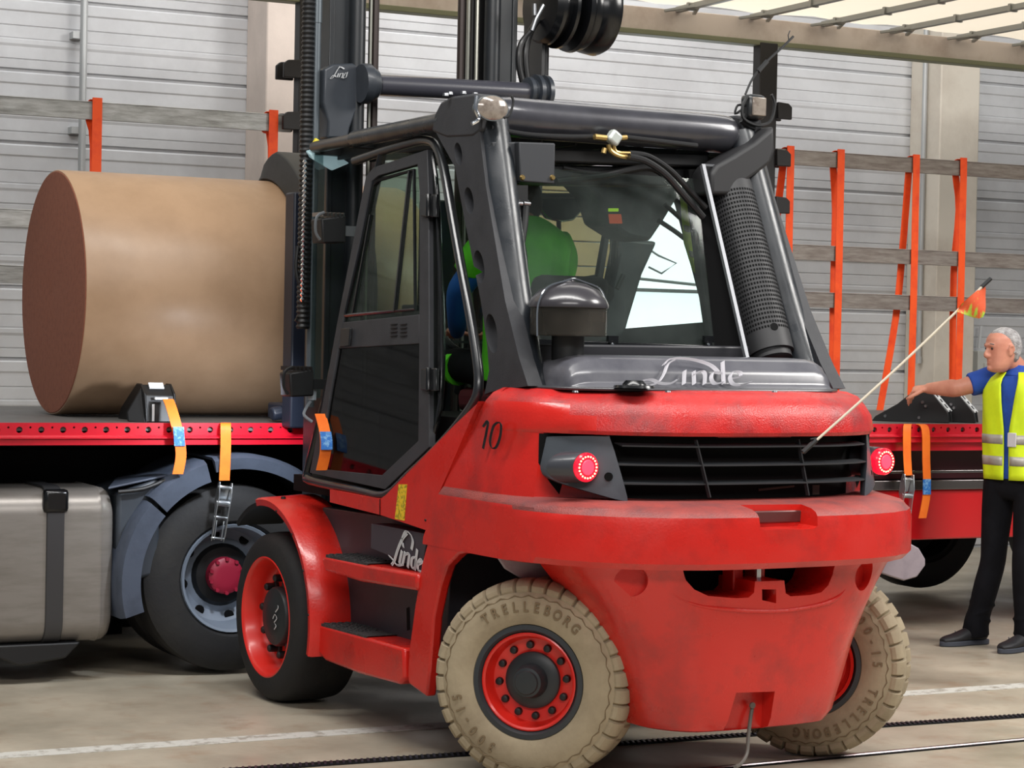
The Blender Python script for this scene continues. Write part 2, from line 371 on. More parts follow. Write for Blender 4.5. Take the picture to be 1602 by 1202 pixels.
# right-hand underbody: recess, steel strip, glossy red locker
xa = W(1290, 760, y=3.02).x; zt = W(1420, 767, y=3.0).z; zb = W(1420, 846, y=3.0).z; zs = W(1420, 752, y=3.0).z
mb = MB(); mb.box(((xa+8.5)/2, 3.32, (zt+zb)/2), (8.5-xa, .6, zt-zb)); T('locker', mb, TREDL, bev=.012)
mb = MB(); mb.box(((xa+8.5)/2, 3.02, (zs+zt)/2), (8.5-xa, .05, (zs-zt))); mb.box(((xa+8.5)/2, 3.04, zs+.05), (8.5-xa, .02, .02)); T('steel_strip', mb, mat('strip_steel', (120, 116, 116), .25, .9), bev=.004)
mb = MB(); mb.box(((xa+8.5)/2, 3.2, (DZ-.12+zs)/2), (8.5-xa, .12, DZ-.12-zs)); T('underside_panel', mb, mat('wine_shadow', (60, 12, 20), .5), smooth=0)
zr = W(1440, 706, y=YN).z; mb = MB(); mb.box(((xa+9)/2, YN+.05, (zr+DZ-.10)/2), (9-xa, .05, DZ-.10-zr)); T('lower_rail', mb, TRED, bev=.004)
# far wheels of the trailer
def plain_wheel(par, c, R, w, ax, rim, hub, off=None):
    mb = MB(); h = w/2
    mb.lathe(cap='n', o=c, ax=ax, seg=56, prof=[(h*.6, R*.56), (h*.95, R*.62), (h, R*.75), (h*.93, R*.9), (h*.75, R*.985), (h*.5, R), (0, R), (-h*.5, R), (-h*.75, R*.985), (-h*.95, R*.9), (-h, R*.75), (-h*.9, R*.6), (-h*.6, R*.56)])
    ty = mk('tyre', mb, RUB, par)
    mb = MB(); mb.lathe([(h*.78, R*.585), (h*.86, R*.575), (h*.8, R*.545), (h*.35, R*.52), (-h*.35, R*.50), (-h*.55, R*.40), (-h*.5, R*.30)], c, ax, 48, cap='e'); ri = mk('rim', mb, rim, ty)
    A = Vector(ax).normalized(); u = Vector((0, 0, 1)); v = A.cross(u)
    for k in range(8 if rim is not BLK else 0):
        q = 2*PI*k/8+.2; mb = MB(); mb.lathe([(-.01, R*.055), (.004, R*.055)], Vector(c)+A*(-h*.44)+(u*math.cos(q)+v*math.sin(q))*R*.45, A, 12); mk('hand_hole', mb, BLKM, ty)
    mb = MB(); mb.lathe([(-h*.52, R*.34), (-h*.35, R*.30), (-h*.32, R*.20), (-h*.3, .001)], c, ax, 32); mk('axle_flange', mb, BLK, ty)
    mb = MB(); mb.lathe([(-h*.3, R*.20), (h*.02, R*.195), (h*.08, R*.17), (h*.11, R*.1), (h*.11, .001)], c, ax, 32)
    for k in range(10):
        q = 2*PI*k/10; mb.lathe([(0, R*.022), (.02, R*.022)], Vector(c)+A*(h*.02)+(u*math.cos(q)+v*math.sin(q))*R*.182, A, 6)
    mk('hub', mb, hub, ty); return ty
for px in (1434, 1668):
    c = W(px, 813, y=5.1); c.y = 5.1; o = plain_wheel(tr, c-Vector((3, 4.2, 0)), .5, .3, (0, -1, 0), BLK, BLK)
# far side: posts with board pockets, roof rail, bows, tarpaulin
POST = mat('post_black', (22, 20, 22), .5)
def post(px, hooks, side):
    x = W(px, 200, y=5.38).x; mb = MB(); mb.box((x, 5.38, (DZ+4.0)/2), (.15, .1, 4.0-DZ))
    for py in hooks:
        c = W(px, py, y=5.34); z = c.z; s = side
        mb.prism([(x+s*.07, 5.30, z-.06), (x+s*.19, 5.30, z-.06), (x+s*.19, 5.30, z+.03), (x+s*.16, 5.30, z+.055), (x+s*.07, 5.30, z+.062)], (0, .03, 0))
        mb.prism([(x+s*.07, 5.44, z-.06), (x+s*.19, 5.44, z-.06), (x+s*.19, 5.44, z+.03), (x+s*.16, 5.44, z+.055), (x+s*.07, 5.44, z+.062)], (0, .03, 0))
    T('side_post', mb, POST, bev=.006); return x
xr = post(1195, (172, 246, 320), 1); xl = post(479, (110, 191), -1)
mb = MB(); z0 = W(1140, 60, y=5.4).z; z1 = W(1140, 24, y=5.4).z
mb.box(((TX0+TX1)/2, 5.42, (z0+z1)/2), (TX1-TX0, .07, z1-z0)); T('roof_rail', mb, mat('roof_rail_alu', (208, 198, 192), .5, .1, rgb2=(182, 168, 160), nscale=3), bev=.006)
mb = MB(); mb.box(((TX0+TX1)/2, 5.40, z0-.018), (TX1-TX0, .12, .036)); T('curtain_track', mb, mat('track_olive', (118, 122, 96), .5), bev=.004)
ROOFZ = z1+.03
BOW = mat('bow_steel', (150, 152, 150), .4, .6)
for k in range(-3, 7):
    x = W(1180, 30, y=5.35).x + k*.62
    mb = MB(); mb.bar((x, 5.38, ROOFZ-.03), (x, 2.9, ROOFZ-.03), .045, .04)
    for y in (5.2, 4.6, 4.0, 3.4): mb.box((x, y, ROOFZ-.03), (.07, .025, .055))
    mb.bar((x-.12, 5.36, ROOFZ-.05), (x, 5.1, ROOFZ-.035), .025, .02); mb.bar((x+.12, 5.36, ROOFZ-.05), (x, 5.1, ROOFZ-.035), .025, .02)
    T('roof_bow', mb, BOW, bev=.003)
M = bpy.data.materials.new('roof_tarpaulin'); M.use_nodes = True; N = M.node_tree.nodes; L = M.node_tree.links; N.remove(N['Principled BSDF'])
d = N.new('ShaderNodeBsdfDiffuse'); d.inputs[0].default_value = lin((240, 230, 212)); t_ = N.new('ShaderNodeBsdfTranslucent'); t_.inputs[0].default_value = lin((248, 236, 216)); x_ = N.new('ShaderNodeMixShader'); x_.inputs[0].default_value = .75
L.new(d.outputs[0], x_.inputs[1]); L.new(t_.outputs[0], x_.inputs[2]); L.new(x_.outputs[0], N['Material Output'].inputs[0])
mb = MB(); nx = 60; ny = 5; vs = []; fs = []
for i in range(nx+1):
    for j in range(ny+1):
        vs.append((TX0+(TX1-TX0)*i/nx, 5.4-2.5*j/ny, ROOFZ+.012+.012*math.sin(i*1.7+j)))
for i in range(nx):
    for j in range(ny): a = i*(ny+1)+j; fs.append((a, a+1, a+ny+2, a+ny+1))
mb.add(vs, fs); T('roof_tarpaulin', mb, M)
mb = MB(); mb.box(((TX0+TX1)/2, 2.93, ROOFZ), (TX1-TX0, .08, .12)); T('near_roof_rail', mb, mat('roof_rail_alu', (196, 180, 168)), bev=.006)
# side boards slotted between the posts
bz = [3.192, 2.503, 2.158]
names = ['topmost', 'middle', 'lowest']
for k, z in enumerate(bz):
    mb = MB(); mb.box(((xr+.11+9.0)/2, 5.38, z), (9.0-xr-.11, .028, .112)); mb.box(((xr+.11+9.0)/2, 5.38, z+.052), (9.0-xr-.11, .036, .006)); o = mk('side_board', mb, ALU, bev=.002)
    tag(o, '%s weathered grey board on the trailer side right of the cab' % names[k], 'board', 'side boards of the trailer')
    mb = MB(); mb.box(((xl-.11-4.1)/2, 5.38, z), (xl-.11+4.1, .028, .112)); mb.box(((xl-.11-4.1)/2, 5.38, z+.052), (xl-.11+4.1, .036, .006)); o = mk('side_board', mb, ALUL, bev=.002)
    tag(o, ['silver grey aluminium board above the paper roll, topmost', 'grey board left of the paper roll, second from the top', 'lowest grey board behind the paper roll, at the left edge'][k], 'board', 'side boards of the trailer')
# orange lashing straps hung over the top board
OR = mat('orange_webbing', (244, 84, 18), .6, rgb2=(226, 62, 12), nscale=8, bump=.1, bscale=200)
ORL = mat('orange_webbing_light', (250, 122, 30), .6, rgb2=(240, 104, 22), nscale=8, bump=.1, bscale=200)
ztop = 3.252
def hang(px, back, label):
    x = W(px, 250, y=5.35).x; mb = MB()
    fr = [(x, 5.352, DZ+.02), (x+.004, 5.352, 2.2), (x, 5.35, 2.8), (x, 5.351, ztop-.02), (x, 5.362, ztop+.006), (x-.01, 5.395, ztop+.006), (x-.02, 5.412, ztop-.02)]
    b = [Vector((x-.025, 5.412, ztop-.12))]+[W(*q, y=5.46) for q in back]
    mb.ribbon(fr+b, .062, .004, (1, 0, 0), smooth=3); tag(mk('lashing_strap', mb, OR), label, 'strap', 'orange straps hung over the top board')
hang(1237, [(1215, 345), (1211, 420)], 'orange strap hung over the top board just right of the black post')
hang(1316, [(1307, 330), (1304, 450), (1302, 600)], 'orange strap over the top board, second right of the cab, rear end straight down')
hang(1434, [(1412, 390), (1401, 500), (1376, 644)], 'orange strap over the top board whose rear end slants far to the left')
hang(1508, [(1500, 330), (1492, 430), (1490, 600)], 'orange strap over the top board, nearest the man, rear end close beside it')
hang(151, [(148, 230), (146, 420)], 'orange strap over the top board above the end face of the paper roll')
hang(427, [(426, 230), (425, 420)], 'orange strap over the top board above the black clamp arm')
# straps hooked on the near rail, with tag or ratchet
BLUE = mat('blue_tag', (40, 110, 190), .5, rgb2=(120, 170, 215), nscale=40, thr=(.5, .6))
def near_strap(pts, label, m=OR, tagat=None, ratchet=None, wdt=.058, yy=None):
    P = [W(a, b, y=c) for a, b, c in pts]; o0 = P[0].copy()
    e = empty('ratchet_strap' if ratchet else 'lashing_strap', o0, label=label, cat='strap', group='orange straps hung on the near trailer rail')
    mb = MB(); mb.ribbon([p-o0 for p in P], wdt, .004, (1, 0, 0), smooth=4); mk('webbing', mb, m, e)
    if tagat:
        (x0, y0, c0), (x1, y1, c1) = tagat; a = W(x0, y0, y=c0)-o0; b = W(x1, y1, y=c1)-o0
        mb = MB(); mb.ribbon([a, (a+b)/2, b], wdt*1.0, .007, (1, 0, 0)); mk('tag', mb, BLUE, e, label='blue printed label')
    if ratchet:
        (x0, y0), (x1, y1), dp = ratchet; a = W(x0, y0, y=dp)-o0; b = W(x1, y1, y=dp)-o0; t = (b-a); L_ = t.length; t.normalize(); s = Vector((1, 0, 0)); s = (s-t*s.dot(t)).normalized(); n = t.cross(s)
        R = Matrix((s, t, n)).transposed()
        mb = MB()
        for q in (-.034, .034):
            pr = [(0, -.012), (.05, -.03), (.11, -.034), (.15, -.015), (.30, -.008), (.34, 0), (.30, .014), (.15, .02), (.08, .03), (0, .012)]
            mb.prism([a+s*(q-.002)+t*(u*L_/.34)+n*v for u, v in pr], s*.005)
        for u, r_ in ((.03, .008), (.12, .016), (.2, .006), (.32, .006)): mb.tube([a-s*.038+t*(u*L_/.34), a+s*.038+t*(u*L_/.34)], r_, 10)
        mb.prism([a-s*.032+t*(.02*L_/.34)-n*.012, a+s*.032+t*(.02*L_/.34)-n*.012, a+s*.027+t*(.10*L_/.34)-n*.035, a-s*.027+t*(.10*L_/.34)-n*.035], n*.006)
        mb.bar(a-s*.02+t*(.22*L_/.34), a-s*.02+t*(.33*L_/.34), .012, .006); mb.bar(a+s*.02+t*(.22*L_/.34), a+s*.02+t*(.33*L_/.34), .012, .006)
        mk('ratchet', mb, ZINC, e, bev=.002)
    return e
near_strap([(263, 625, 2.99), (268, 638, 2.95), (275, 662, 2.90), (281, 690, 2.885), (283, 715, 2.885), (278, 742, 2.885)], 'orange strap with blue tag hanging from the left roll chock', ORL, tagat=((279, 668, 2.882), (281, 698, 2.877)))
near_strap([(352, 664, 3.0), (353, 662, 2.95), (353, 668, 2.90), (353, 700, 2.90), (351, 752, 2.90)], 'orange ratchet strap over the red rail above the truck mudguard', ORL, ratchet=((353, 755), (340, 848), 2.885))
near_strap([(1422, 668, 3.0), (1421, 664, 2.95), (1419, 670, 2.90), (1419, 710, 2.90), (1421, 744, 2.90)], 'orange ratchet strap on the red rail right of the tail lamp', ORL, ratchet=((1421, 742), (1413, 838), 2.885))
near_strap([(1430, 668, 3.0), (1440, 664, 2.94), (1448, 674, 2.90), (1449, 720, 2.90), (1450, 770, 2.90), (1443, 811, 2.90)], 'orange strap end with blue tag beside the right ratchet strap', ORL, tagat=((1450, 750, 2.893), (1450, 774, 2.893)))
# ------------------------------------------------------------------ roll chocks on the deck
CHK = mat('chock_black', (14, 14, 16), .45)
def chock(px, py, y, L_, H_, Wd_, label, face='strip'):
    c = W(px, py, y=y); e = empty('roll_chock', (c.x, y, DZ+.001), -.80, label=label, cat='chock', group='black roll chocks on the deck')
    prof = [(-L_*.62, 0), (-L_*.58, .03), (-L_*.30, H_*.55), (-L_*.12, H_*.92), (-.02, H_), (L_*.12, H_*.98), (L_*.34, H_*.34), (L_*.36, 0)]
    mb = MB()
    for q in (0, Wd_-.012): mb.prism([(u, q, v) for u, v in prof], (0, .012, 0))
    mb.prism([(u, .012, v) for u, v in [(L_*.02, H_*.95), (L_*.10, H_*.95), (L_*.32, H_*.33), (L_*.34, 0), (-L_*.5, 0), (-L_*.5, .03)]], (0, Wd_-.024, 0))
    mk('chock_body', mb, CHK, e, bev=.004)
    mb = MB(); A = Vector((L_*.11, 0, H_*.985)); B = Vector((L_*.345, 0, H_*.34)); t = (B-A).normalized(); n = Vector((-t.z, 0, t.x))
    for q in (.02, Wd_-.02): mb.bar(A+Vector((0, q, 0))+n*.004, B+Vector((0, q, 0))+n*.004, .02, .006, up=n)
    for f in (.08, .38, .62, .9):
        p = A.lerp(B, f); mb.bar(p+Vector((0, .02, 0))+n*.004, p+Vector((0, Wd_-.02, 0))+n*.004, .016, .006, up=n)
    mk('label_strip', mb, WHITE, e)
    for u, v in ((-.45, .16), (-.02, .14), (.06, .5), (.02, .62)):
        mb = MB(); mb.lathe([(0, .011), (-.008, .009)], (L_*u, 0, H_*v), (0, 1, 0), 10); mk('bolt_head', mb, STEEL, e)
    return e
chock(1440, 664, 3.22, .50, .205, .16, 'black roll chock under the hand of the man, front of the right pair')
chock(1485, 664, 3.24, .46, .185, .16, 'black roll chock right of the hand, behind the first one')
# the left chock stands end-on against the roll
c = W(252, 657, y=3.06); e = empty('roll_chock', (c.x, 3.06, DZ+.001), label='black roll chock wedged against the underside of the paper roll', cat='chock', group='black roll chocks on the deck')
mb = MB()
for q in (-.085, .075): mb.prism([(q, 0, 0), (q, .0, .05), (q, .03, .15), (q, .10, .20), (q, .17, .20), (q, .45, .06), (q, .50, 0)], (.012, 0, 0))
mb.prism([(-.078, .004, 0), (-.078, .035, .14), (-.078, .1, .195), (-.078, .17, .19), (-.078, .45, .04), (-.078, .45, 0)], (.158, 0, 0))
mb.prism([(-.085, 0, 0), (-.16, .06, 0), (-.16, .08, .05), (-.085, .08, .18)], (0, .012, 0))
mk('chock_body', mb, CHK, e, bev=.005)
mb = MB(); mb.prism([(-.045, .068, .172), (.035, .068, .172), (.035, .098, .201), (-.045, .098, .201)], (0, -.006, .005)); mk('label_strip', mb, WHITE, e, label='white label')
for bc, bd in (((-.045, -.003, .05), (.012, .008, .09)), ((.062, -.003, .05), (.016, .008, .09)), ((0, .008, .125), (.07, .02, .012))):
    mb = MB(); mb.box(bc, bd); mk('label_strip', mb, WHITE, e, label='white label')
# ------------------------------------------------------------------ paper roll
RX0, RX1, RY, RR = -1.70, .34, 4.0, .680
RZ = DZ+.004+RR
KR = mat('kraft_wrap', (174, 143, 114), .42, rgb2=(158, 128, 100), nscale=2.2, thr=(.4, .7), bump=.02, bscale=9, rvar=.06)
KE = mat('kraft_end', (146, 88, 66), .75, rgb2=(130, 76, 56), nscale=30, bump=.12, bscale=160)
e = empty('paper_roll', (RX0, RY, DZ+.004), label='large brown kraft paper roll lying on the deck in the clamp', cat='paper roll')
mb = MB(); L_ = RX1-RX0; mb.lathe([(.004, RR-.004), (.012, RR), (L_-.012, RR), (L_-.004, RR-.004), (L_-.004, .05)], (0, 0, RR), (1, 0, 0), 128); mk('wrapper', mb, KR, e)
mb = MB(); mb.lathe([(0, .001), (-.0015, .03), (0, RR-.012), (.006, RR-.005)], (0, 0, RR), (1, 0, 0), 128); mk('roll_end', mb, KE, e, label='red brown paper end face')

# ------------------------------------------------------------------ road tractor under the gooseneck
TANK = mat('tank_aluminium', (136, 131, 126), .34, .35, rgb2=(122, 117, 111), nscale=3, stretch=(1, 1, 6))
FEN = mat('mudguard_plastic', (72, 80, 95), .5, rgb2=(60, 67, 80), nscale=6, bump=.05)
tt = empty('tractor_unit', (-1, 3.4, 0), label='road tractor with aluminium fuel tank and grey mudguards under the trailer deck', cat='truck')
def TT(name, mb, m, **k):
    o = mk(name, mb, m, tt, **k); o.location = (1, -3.4, 0); return o
x1 = -1.615; zt, zb, r = 1.005, .205, .13
def rrect(x, y0, y1, z0, z1, r, n=6, ins=0):
    out = []
    for cy, cz, a0 in ((y1-r, z1-r, 0), (y0+r, z1-r, 90), (y0+r, z0+r, 180), (y1-r, z0+r, 270)):
        for i in range(n+1):
            a = math.radians(a0+90*i/n); out.append((x, cy+(r-ins)*math.cos(a)+0, cz+(r-ins)*math.sin(a)))
    return out
mb = MB(); rings = []
for x, ins in ((x1, .05), (x1-.015, .02), (x1-.04, .003), (x1-.06, 0), (x1-.075, -.006), (x1-.09, 0), (-4.6, 0)):
    rings.append(rrect(x, 3.0+ins, 3.6-ins, zb+ins, zt-ins, r-ins*.4))
mb.loft(rings); tank = TT('fuel_tank', mb, TANK)
mb = MB(); sx = W(86, 880, y=2.99).x; mb.loft([rrect(x, 2.985, 3.61, zb-.012, zt+.012, r+.01) for x in (sx-.045, sx+.045)])
TT('tank_strap', mb, mat('strap_dark', (70, 70, 72), .35, .4), bev=.004)
mb = MB(); mb.box((sx, 3.0, zt-.06), (.13, .06, .12)); TT('strap_buckle', mb, BLKG, bev=.02)
mb = MB(); mb.prism([(-2.35, 3.02, .21), (-1.78, 3.02, .21), (-1.86, 3.02, .13), (-2.1, 3.02, .10)], (0, .5, 0)); TT('tank_bracket', mb, BLK, bev=.01)
WC = Vector((-.955, 3.0, .515)); R_ = .5
ty = plain_wheel(tt, WC+Vector((0, .15, 0))-Vector((-1, 3.4, 0)), R_, .30, (0, -1, 0), mat('truck_rim', (116, 126, 140)), mat('hub_crimson', (150, 24, 52), .5))
ty2 = plain_wheel(tt, WC+Vector((0, .50, 0))-Vector((-1, 3.4, 0)), R_, .30, (0, -1, 0), mat('truck_rim', (116, 126, 140)), BLK)
for yy in (5.0, 5.32): plain_wheel(tt, Vector((-.955, yy, .515))-Vector((-1, 3.4, 0)), R_, .28, (0, 1, 0), BLK, BLK)
def guard(a0, a1, ri, ro, y0, y1, lip, name, n=18, cx=WC.x, cz=WC.z, m=FEN):
    mb = MB(); rings = []
    for i in range(n+1):
        a = math.radians(a0+(a1-a0)*i/n); c, s = math.cos(a), math.sin(a)
        f = lambda rr, y: (cx+rr*c, y, cz+rr*s)
        rings.append([f(ro-lip, y0), f(ro-.02, y0-.012), f(ro, y0+.02), f(ro+.006, (y0+y1)/2), f(ro, y1), f(ro-.012, y1), f(ro-.008, (y0+y1)/2), f(ro-.015, y0+.03), f(ro-lip, y0+.012)])
    mb.loft(rings); TT(name, mb, m)
guard(196, 140, .55, .665, 2.93, 3.55, .125, 'mudguard')
guard(138, 108, .55, .67, 2.92, 3.55, .12, 'mudguard')
guard(104, 20, .55, .67, 2.92, 3.55, .08, 'mudguard')
mb = MB(); mb.prism([(-1.60, 3.02, .98), (-1.38, 3.02, 1.06), (-1.36, 3.02, .55), (-1.60, 3.02, .50)], (0, .5, 0)); TT('side_box', mb, mat('box_dark', (52, 58, 66), .5), bev=.02)
mb = MB(); mb.prism([(-1.66, 2.99, 1.0), (-1.34, 3.02, 1.06), (-1.16, 3.3, 1.10), (-1.5, 3.4, 1.02)], (0, 0, .012)); TT('cover_plate', mb, FEN, bev=.004)
mb = MB(); a = W(200, 775, y=3.0); mb.tube([W(185, 770, y=2.98), W(225, 765, y=2.97), W(258, 752, y=2.97)], .012, 8, smooth=4); TT('bracket_rod', mb, BLK)
mb = MB(); mb.box((-2.2, 3.85, .82), (4.2, .1, .26)); mb.box((-2.2, 4.7, .82), (4.2, .1, .26)); mb.box((-2.0, 4.3, 1.08), (1.9, 1.6, .2)); mb.box((-1.0, 4.3, 1.12), (1.1, 1.0, .1)); mb.box((-3.2, 4.2, .56), (1.9, 1.4, .98)); mb.box((-1.9, 4.3, .45), (1.2, .8, .66)); mb.box((-.95, 4.3, .5), (.3, 1.3, .3)); mb.box((-.1, 4.3, .62), (1.2, .8, .3))  # low solid boxes are added to block light under the truck
mb.tube([(-2.5, 3.5, 1.12), (-2.1, 3.6, 1.18), (-1.8, 3.6, 1.05)], .03, 8, smooth=5)
TT('frame_and_light_blocks', mb, BLKM, smooth=0)
# ------------------------------------------------------------------ fork truck (own frame: x right, y forward, origin under the rear axle)
fk = empty('forklift_truck', (0, 0, 0), -PSI, label='red and dark grey forklift truck number 10 with tan rear tyres', cat='forklift')
def P_(name, mb, m, par=None, **k): return mk(name, mb, m, par or fk, **k)
# ---- counterweight, built as stacked plan outlines
def mirror(half): return [(-x, y) for x, y in half[::-1]]+[(x, y) for x, y in half[1:]]
def ring(half, z, yf=None):
    pts = mirror(half); return [Vector((x, y, z(x, y) if callable(z) else z)) for x, y in pts]
def seam(z):     # front edge of the casting along the door seam
    T_ = [(.95, .62), (1.0, .585), (1.16, .478), (1.25, .43), (1.40, .30), (1.49, .22), (1.575, .146), (1.66, .12)]
    for (a, b), (c, d) in zip(T_, T_[1:]):
        if a <= z <= c: return b+(d-b)*(z-a)/(c-a)
    return T_[0][1] if z < T_[0][0] else T_[-1][1]
bump = [(0, -.80), (.20, -.797), (.40, -.775), (.56, -.725), (.70, -.64), (.80, -.54), (.875, -.42), (.915, -.30), (.935, -.15), (.94, .05)]
rim_ = [(0, -.585), (.20, -.582), (.40, -.56), (.54, -.515), (.66, -.45), (.745, -.38), (.815, -.29), (.865, -.19), (.905, -.10), (.925, .05)]
topp = [(0, -.60), (.20, -.597), (.38, -.575), (.51, -.525), (.61, -.46), (.69, -.38), (.765, -.29), (.825, -.19), (.875, -.10), (.905, .05)]
def lerp2(A, B, t): return [(a[0]+(b[0]-a[0])*t, a[1]+(b[1]-a[1])*t) for a, b in zip(A, B)]
def inset(A, d, k=7):
    out = []
    for i, (x, y) in enumerate(A):
        w = 1 if i < k-1 else (.75 if i == k-1 else 0)
        out.append((x-d*w*(x/.9)*.8, y+d*w))
    return out
def shrink(A, d, side=1): n = len(A); return [(x*(1-d*(1 if i < n-3 else side)/.9), y+d*(1 if y < -.2 else .5)) for i, (x, y) in enumerate(A)]
secs = [(.925, shrink(bump, .09, 0)), (.93, shrink(bump, .02, 0)), (.955, bump), (1.10, bump), (1.135, shrink(bump, .006, 0)), (1.15, shrink(bump, .02, 0)), (1.163, lerp2(bump, rim_, .25)), (1.178, lerp2(bump, rim_, .75)), (1.185, rim_),
        (1.186, inset(rim_, .10)), (1.31, inset(lerp2(rim_, topp, .45), .10)), (1.444, inset(topp, .10)), (1.445, shrink(topp, -.004, 0)), (1.46, shrink(topp, -.012, 0)), (1.52, shrink(topp, -.004, 0)), (1.565, shrink(topp, .02, .3)), (1.598, shrink(topp, .06, .5)), (1.617, shrink(topp, .12, .6)), (1.624, shrink(topp, .19, .7))]
mb = MB(); rings = []
for z, prof in secs:
    yf = seam(z); r = ring(prof, lambda x, y, z=z: z+(.0 if z < 1.5 else (.0)))
    hw = prof[-1][0]; k = len(r)
    r = [Vector((-hw*1.0, yf, z)), Vector((-hw, (yf+.05)/2, z))]+r+[Vector((hw, (yf+.05)/2, z)), Vector((hw, yf, z))]
    rings.append(r)
mb.loft(rings); cw = P_('counterweight', mb, [RED, REDD, REDS])
cw.data.set_sharp_from_angle(angle=math.radians(38))
nt = MB(); nt.prism([(-.155, -.9, 1.3), (-.14, -.9, 1.095), (-.125, -.9, 1.085), (.125, -.9, 1.085), (.14, -.9, 1.095), (.155, -.9, 1.3)], (0, .235, 0))
cut(cw, [nt])
for p in cw.data.polygons:      # worn paint on the shelf and hood top
    if (p.normal.z > .45 and p.center.z > 1.12) or (p.center.z > 1.44 and p.center.y < .0 and p.normal.y < .1 and abs(p.normal.x) < .75): p.material_index = 1
    if 1.138 < p.center.z < 1.1855 and p.normal.z > .05: p.material_index = 2
mb = MB(); mb.box((0, -.66, 1.125), (.26, .03, .05)); mb.box((0, -.63, 1.165), (.25, .06, .012)); P_('shelf_handle', mb, mat('worn_handle', (96, 58, 56), .4, .3), bev=.006)
# lower block between the rear wheels
lb = [(.955, [(0, -.70), (.36, -.69), (.60, -.62), (.76, -.50), (.83, -.34), (.83, -.1)]), (.90, [(0, -.685), (.36, -.672), (.58, -.60), (.72, -.48), (.77, -.34), (.77, -.1)]),
      (.82, [(0, -.68), (.35, -.667), (.55, -.59), (.66, -.48), (.70, -.34), (.70, -.1)]), (.72, [(0, -.67), (.33, -.657), (.50, -.59), (.60, -.48), (.63, -.34), (.63, -.1)]),
      (.58, [(0, -.655), (.30, -.645), (.44, -.585), (.535, -.48), (.56, -.34), (.56, -.1)]), (.42, [(0, -.635), (.28, -.625), (.40, -.57), (.49, -.47), (.51, -.34), (.51, -.1)]),
      (.30, [(0, -.61), (.27, -.60), (.38, -.55), (.455, -.45), (.475, -.32), (.475, -.1)]), (.262, [(0, -.59), (.26, -.58), (.36, -.53), (.43, -.43), (.45, -.32), (.45, -.1)]), (.25, [(0, -.55), (.24, -.54), (.33, -.50), (.39, -.41), (.41, -.32), (.41, -.1)])]
def spl(half, k=3):
    P = [Vector((x, y, 0)) for x, y in half]; P, _ = resample(P, k); return [(p.x, p.y) for p in P]
mb = MB(); mb.loft([ring(spl(h), z) for z, h in lb]); lo = P_('counterweight_base', mb, RED)
YB = -.70
def yb(px, py, y=-.66): return F(px, py, y=y)
cutters = []
def cutter(pxs, depth, y=-.66):
    c = MB(); P = [yb(a, b, y) for a, b in pxs]; P = [Vector((p.x, -.95, p.z)) for p in P]; c.prism(P, (0, depth+.25, 0)); cutters.append(c)
pocket = [(1078, 886), (1082, 879), (1310, 873), (1312, 880), (1310, 897), (1303, 915), (1292, 926), (1275, 930), (1244, 932), (1236, 927), (1233, 907), (1188, 909), (1187, 926), (1179, 934), (1160, 935), (1118, 932), (1098, 922), (1086, 908)]
cutter(pocket, .50); cutter([(1199, 921), (1221, 921), (1222, 943), (1200, 938)], .16); cutter([(1169, 1085), (1229, 1083), (1227, 1145), (1158, 1150)], .16)
for px, py, y in ((1006, 911, -.60), (1351, 899, -.60)):
    c = F(px, py, y=y); n = Vector((-.35 if px < 1100 else .35, -1, 0)).normalized(); cc = MB(); cc.lathe([(-.036, .064), (.3, .064)], Vector((c.x, c.y, c.z)), n, 32); cutters.append(cc)
cut(lo, cutters)
mb = MB(); pts = [(1046, 884), (1054, 915), (1068, 935), (1095, 948), (1140, 954), (1200, 957), (1250, 953), (1295, 943), (1318, 930), (1328, 910), (1333, 880)]
P = [];
for a, b in pts:
    p = yb(a, b, -.67); x = abs(p.x)
    p.y = -.672+.0+max(0, x-.30)*.28; P.append(p)
mb.tube(P, .0085, 8, smooth=4); P_('moulded_lip', mb, RED)
mb = MB(); a = yb(1199, 945); mb.tube([(a.x, -.60, .955), (a.x, -.60, .80)], .014, 14); P_('tow_pin', mb, CHROME)
mb = MB(); mb.box((a.x-.055, -.50, .88), (.05, .08, .16)); mb.box((a.x+.055, -.50, .88), (.05, .08, .16)); P_('pin_bracket', mb, RED, bev=.006)
mb = MB(); mb.box((0, -.40, .86), (.80, .02, .22)); P_('pocket_back', mb, BLKM)
for px, py in ((1006, 911), (1351, 899)):
    c = F(px, py, y=-.575); n = Vector((-.35 if px < 1100 else .35, -1, 0)).normalized(); mb = MB(); mb.lathe([(-.06, .045), (-.058, .040), (-.05, .001)], c, n, 24); P_('plug', mb, RED)
# ---- grille with louvres and lamp panels
def plan(A, t):
    n = len(A)-1; s = abs(t)*n; i = min(int(s), n-1); f = s-i; x = A[i][0]+(A[i+1][0]-A[i][0])*f; y = A[i][1]+(A[i+1][1]-A[i][1])*f; return (math.copysign(x, t) if t else 0, y)
mb = MB(); mb.loft([ring(inset(lerp2(rim_, topp, .5), .093)[:8], z) for z in (1.188, 1.442)], closed=False, cap=False)
P_('grille_opening', mb, BLKM)
GR = mat('grille_plastic', (48, 50, 53), .5)
for z in (1.402, 1.327, 1.252):
    A = inset(lerp2(rim_, topp, (z-1.18)/.26), .012)[:5]; rings = []
    for x, y in mirror(A): rings.append([(x, y, z-.002), (x, y+.06, z+.008), (x, y+.06, z+.012), (x, y, z+.004)])
    mb = MB(); mb.loft(rings); P_('louvre', mb, GR)
for px0, px1 in ((1088, 1112), (1248, 1266)):
    a = F(px0, 700, y=-.555); b = F(px1, 784, y=-.575); mb = MB(); mb.bar((a.x, -.555, 1.43), (b.x, -.565, 1.20), .005, .02, up=(0, 1, 0)); P_('grille_strut', mb, GR)
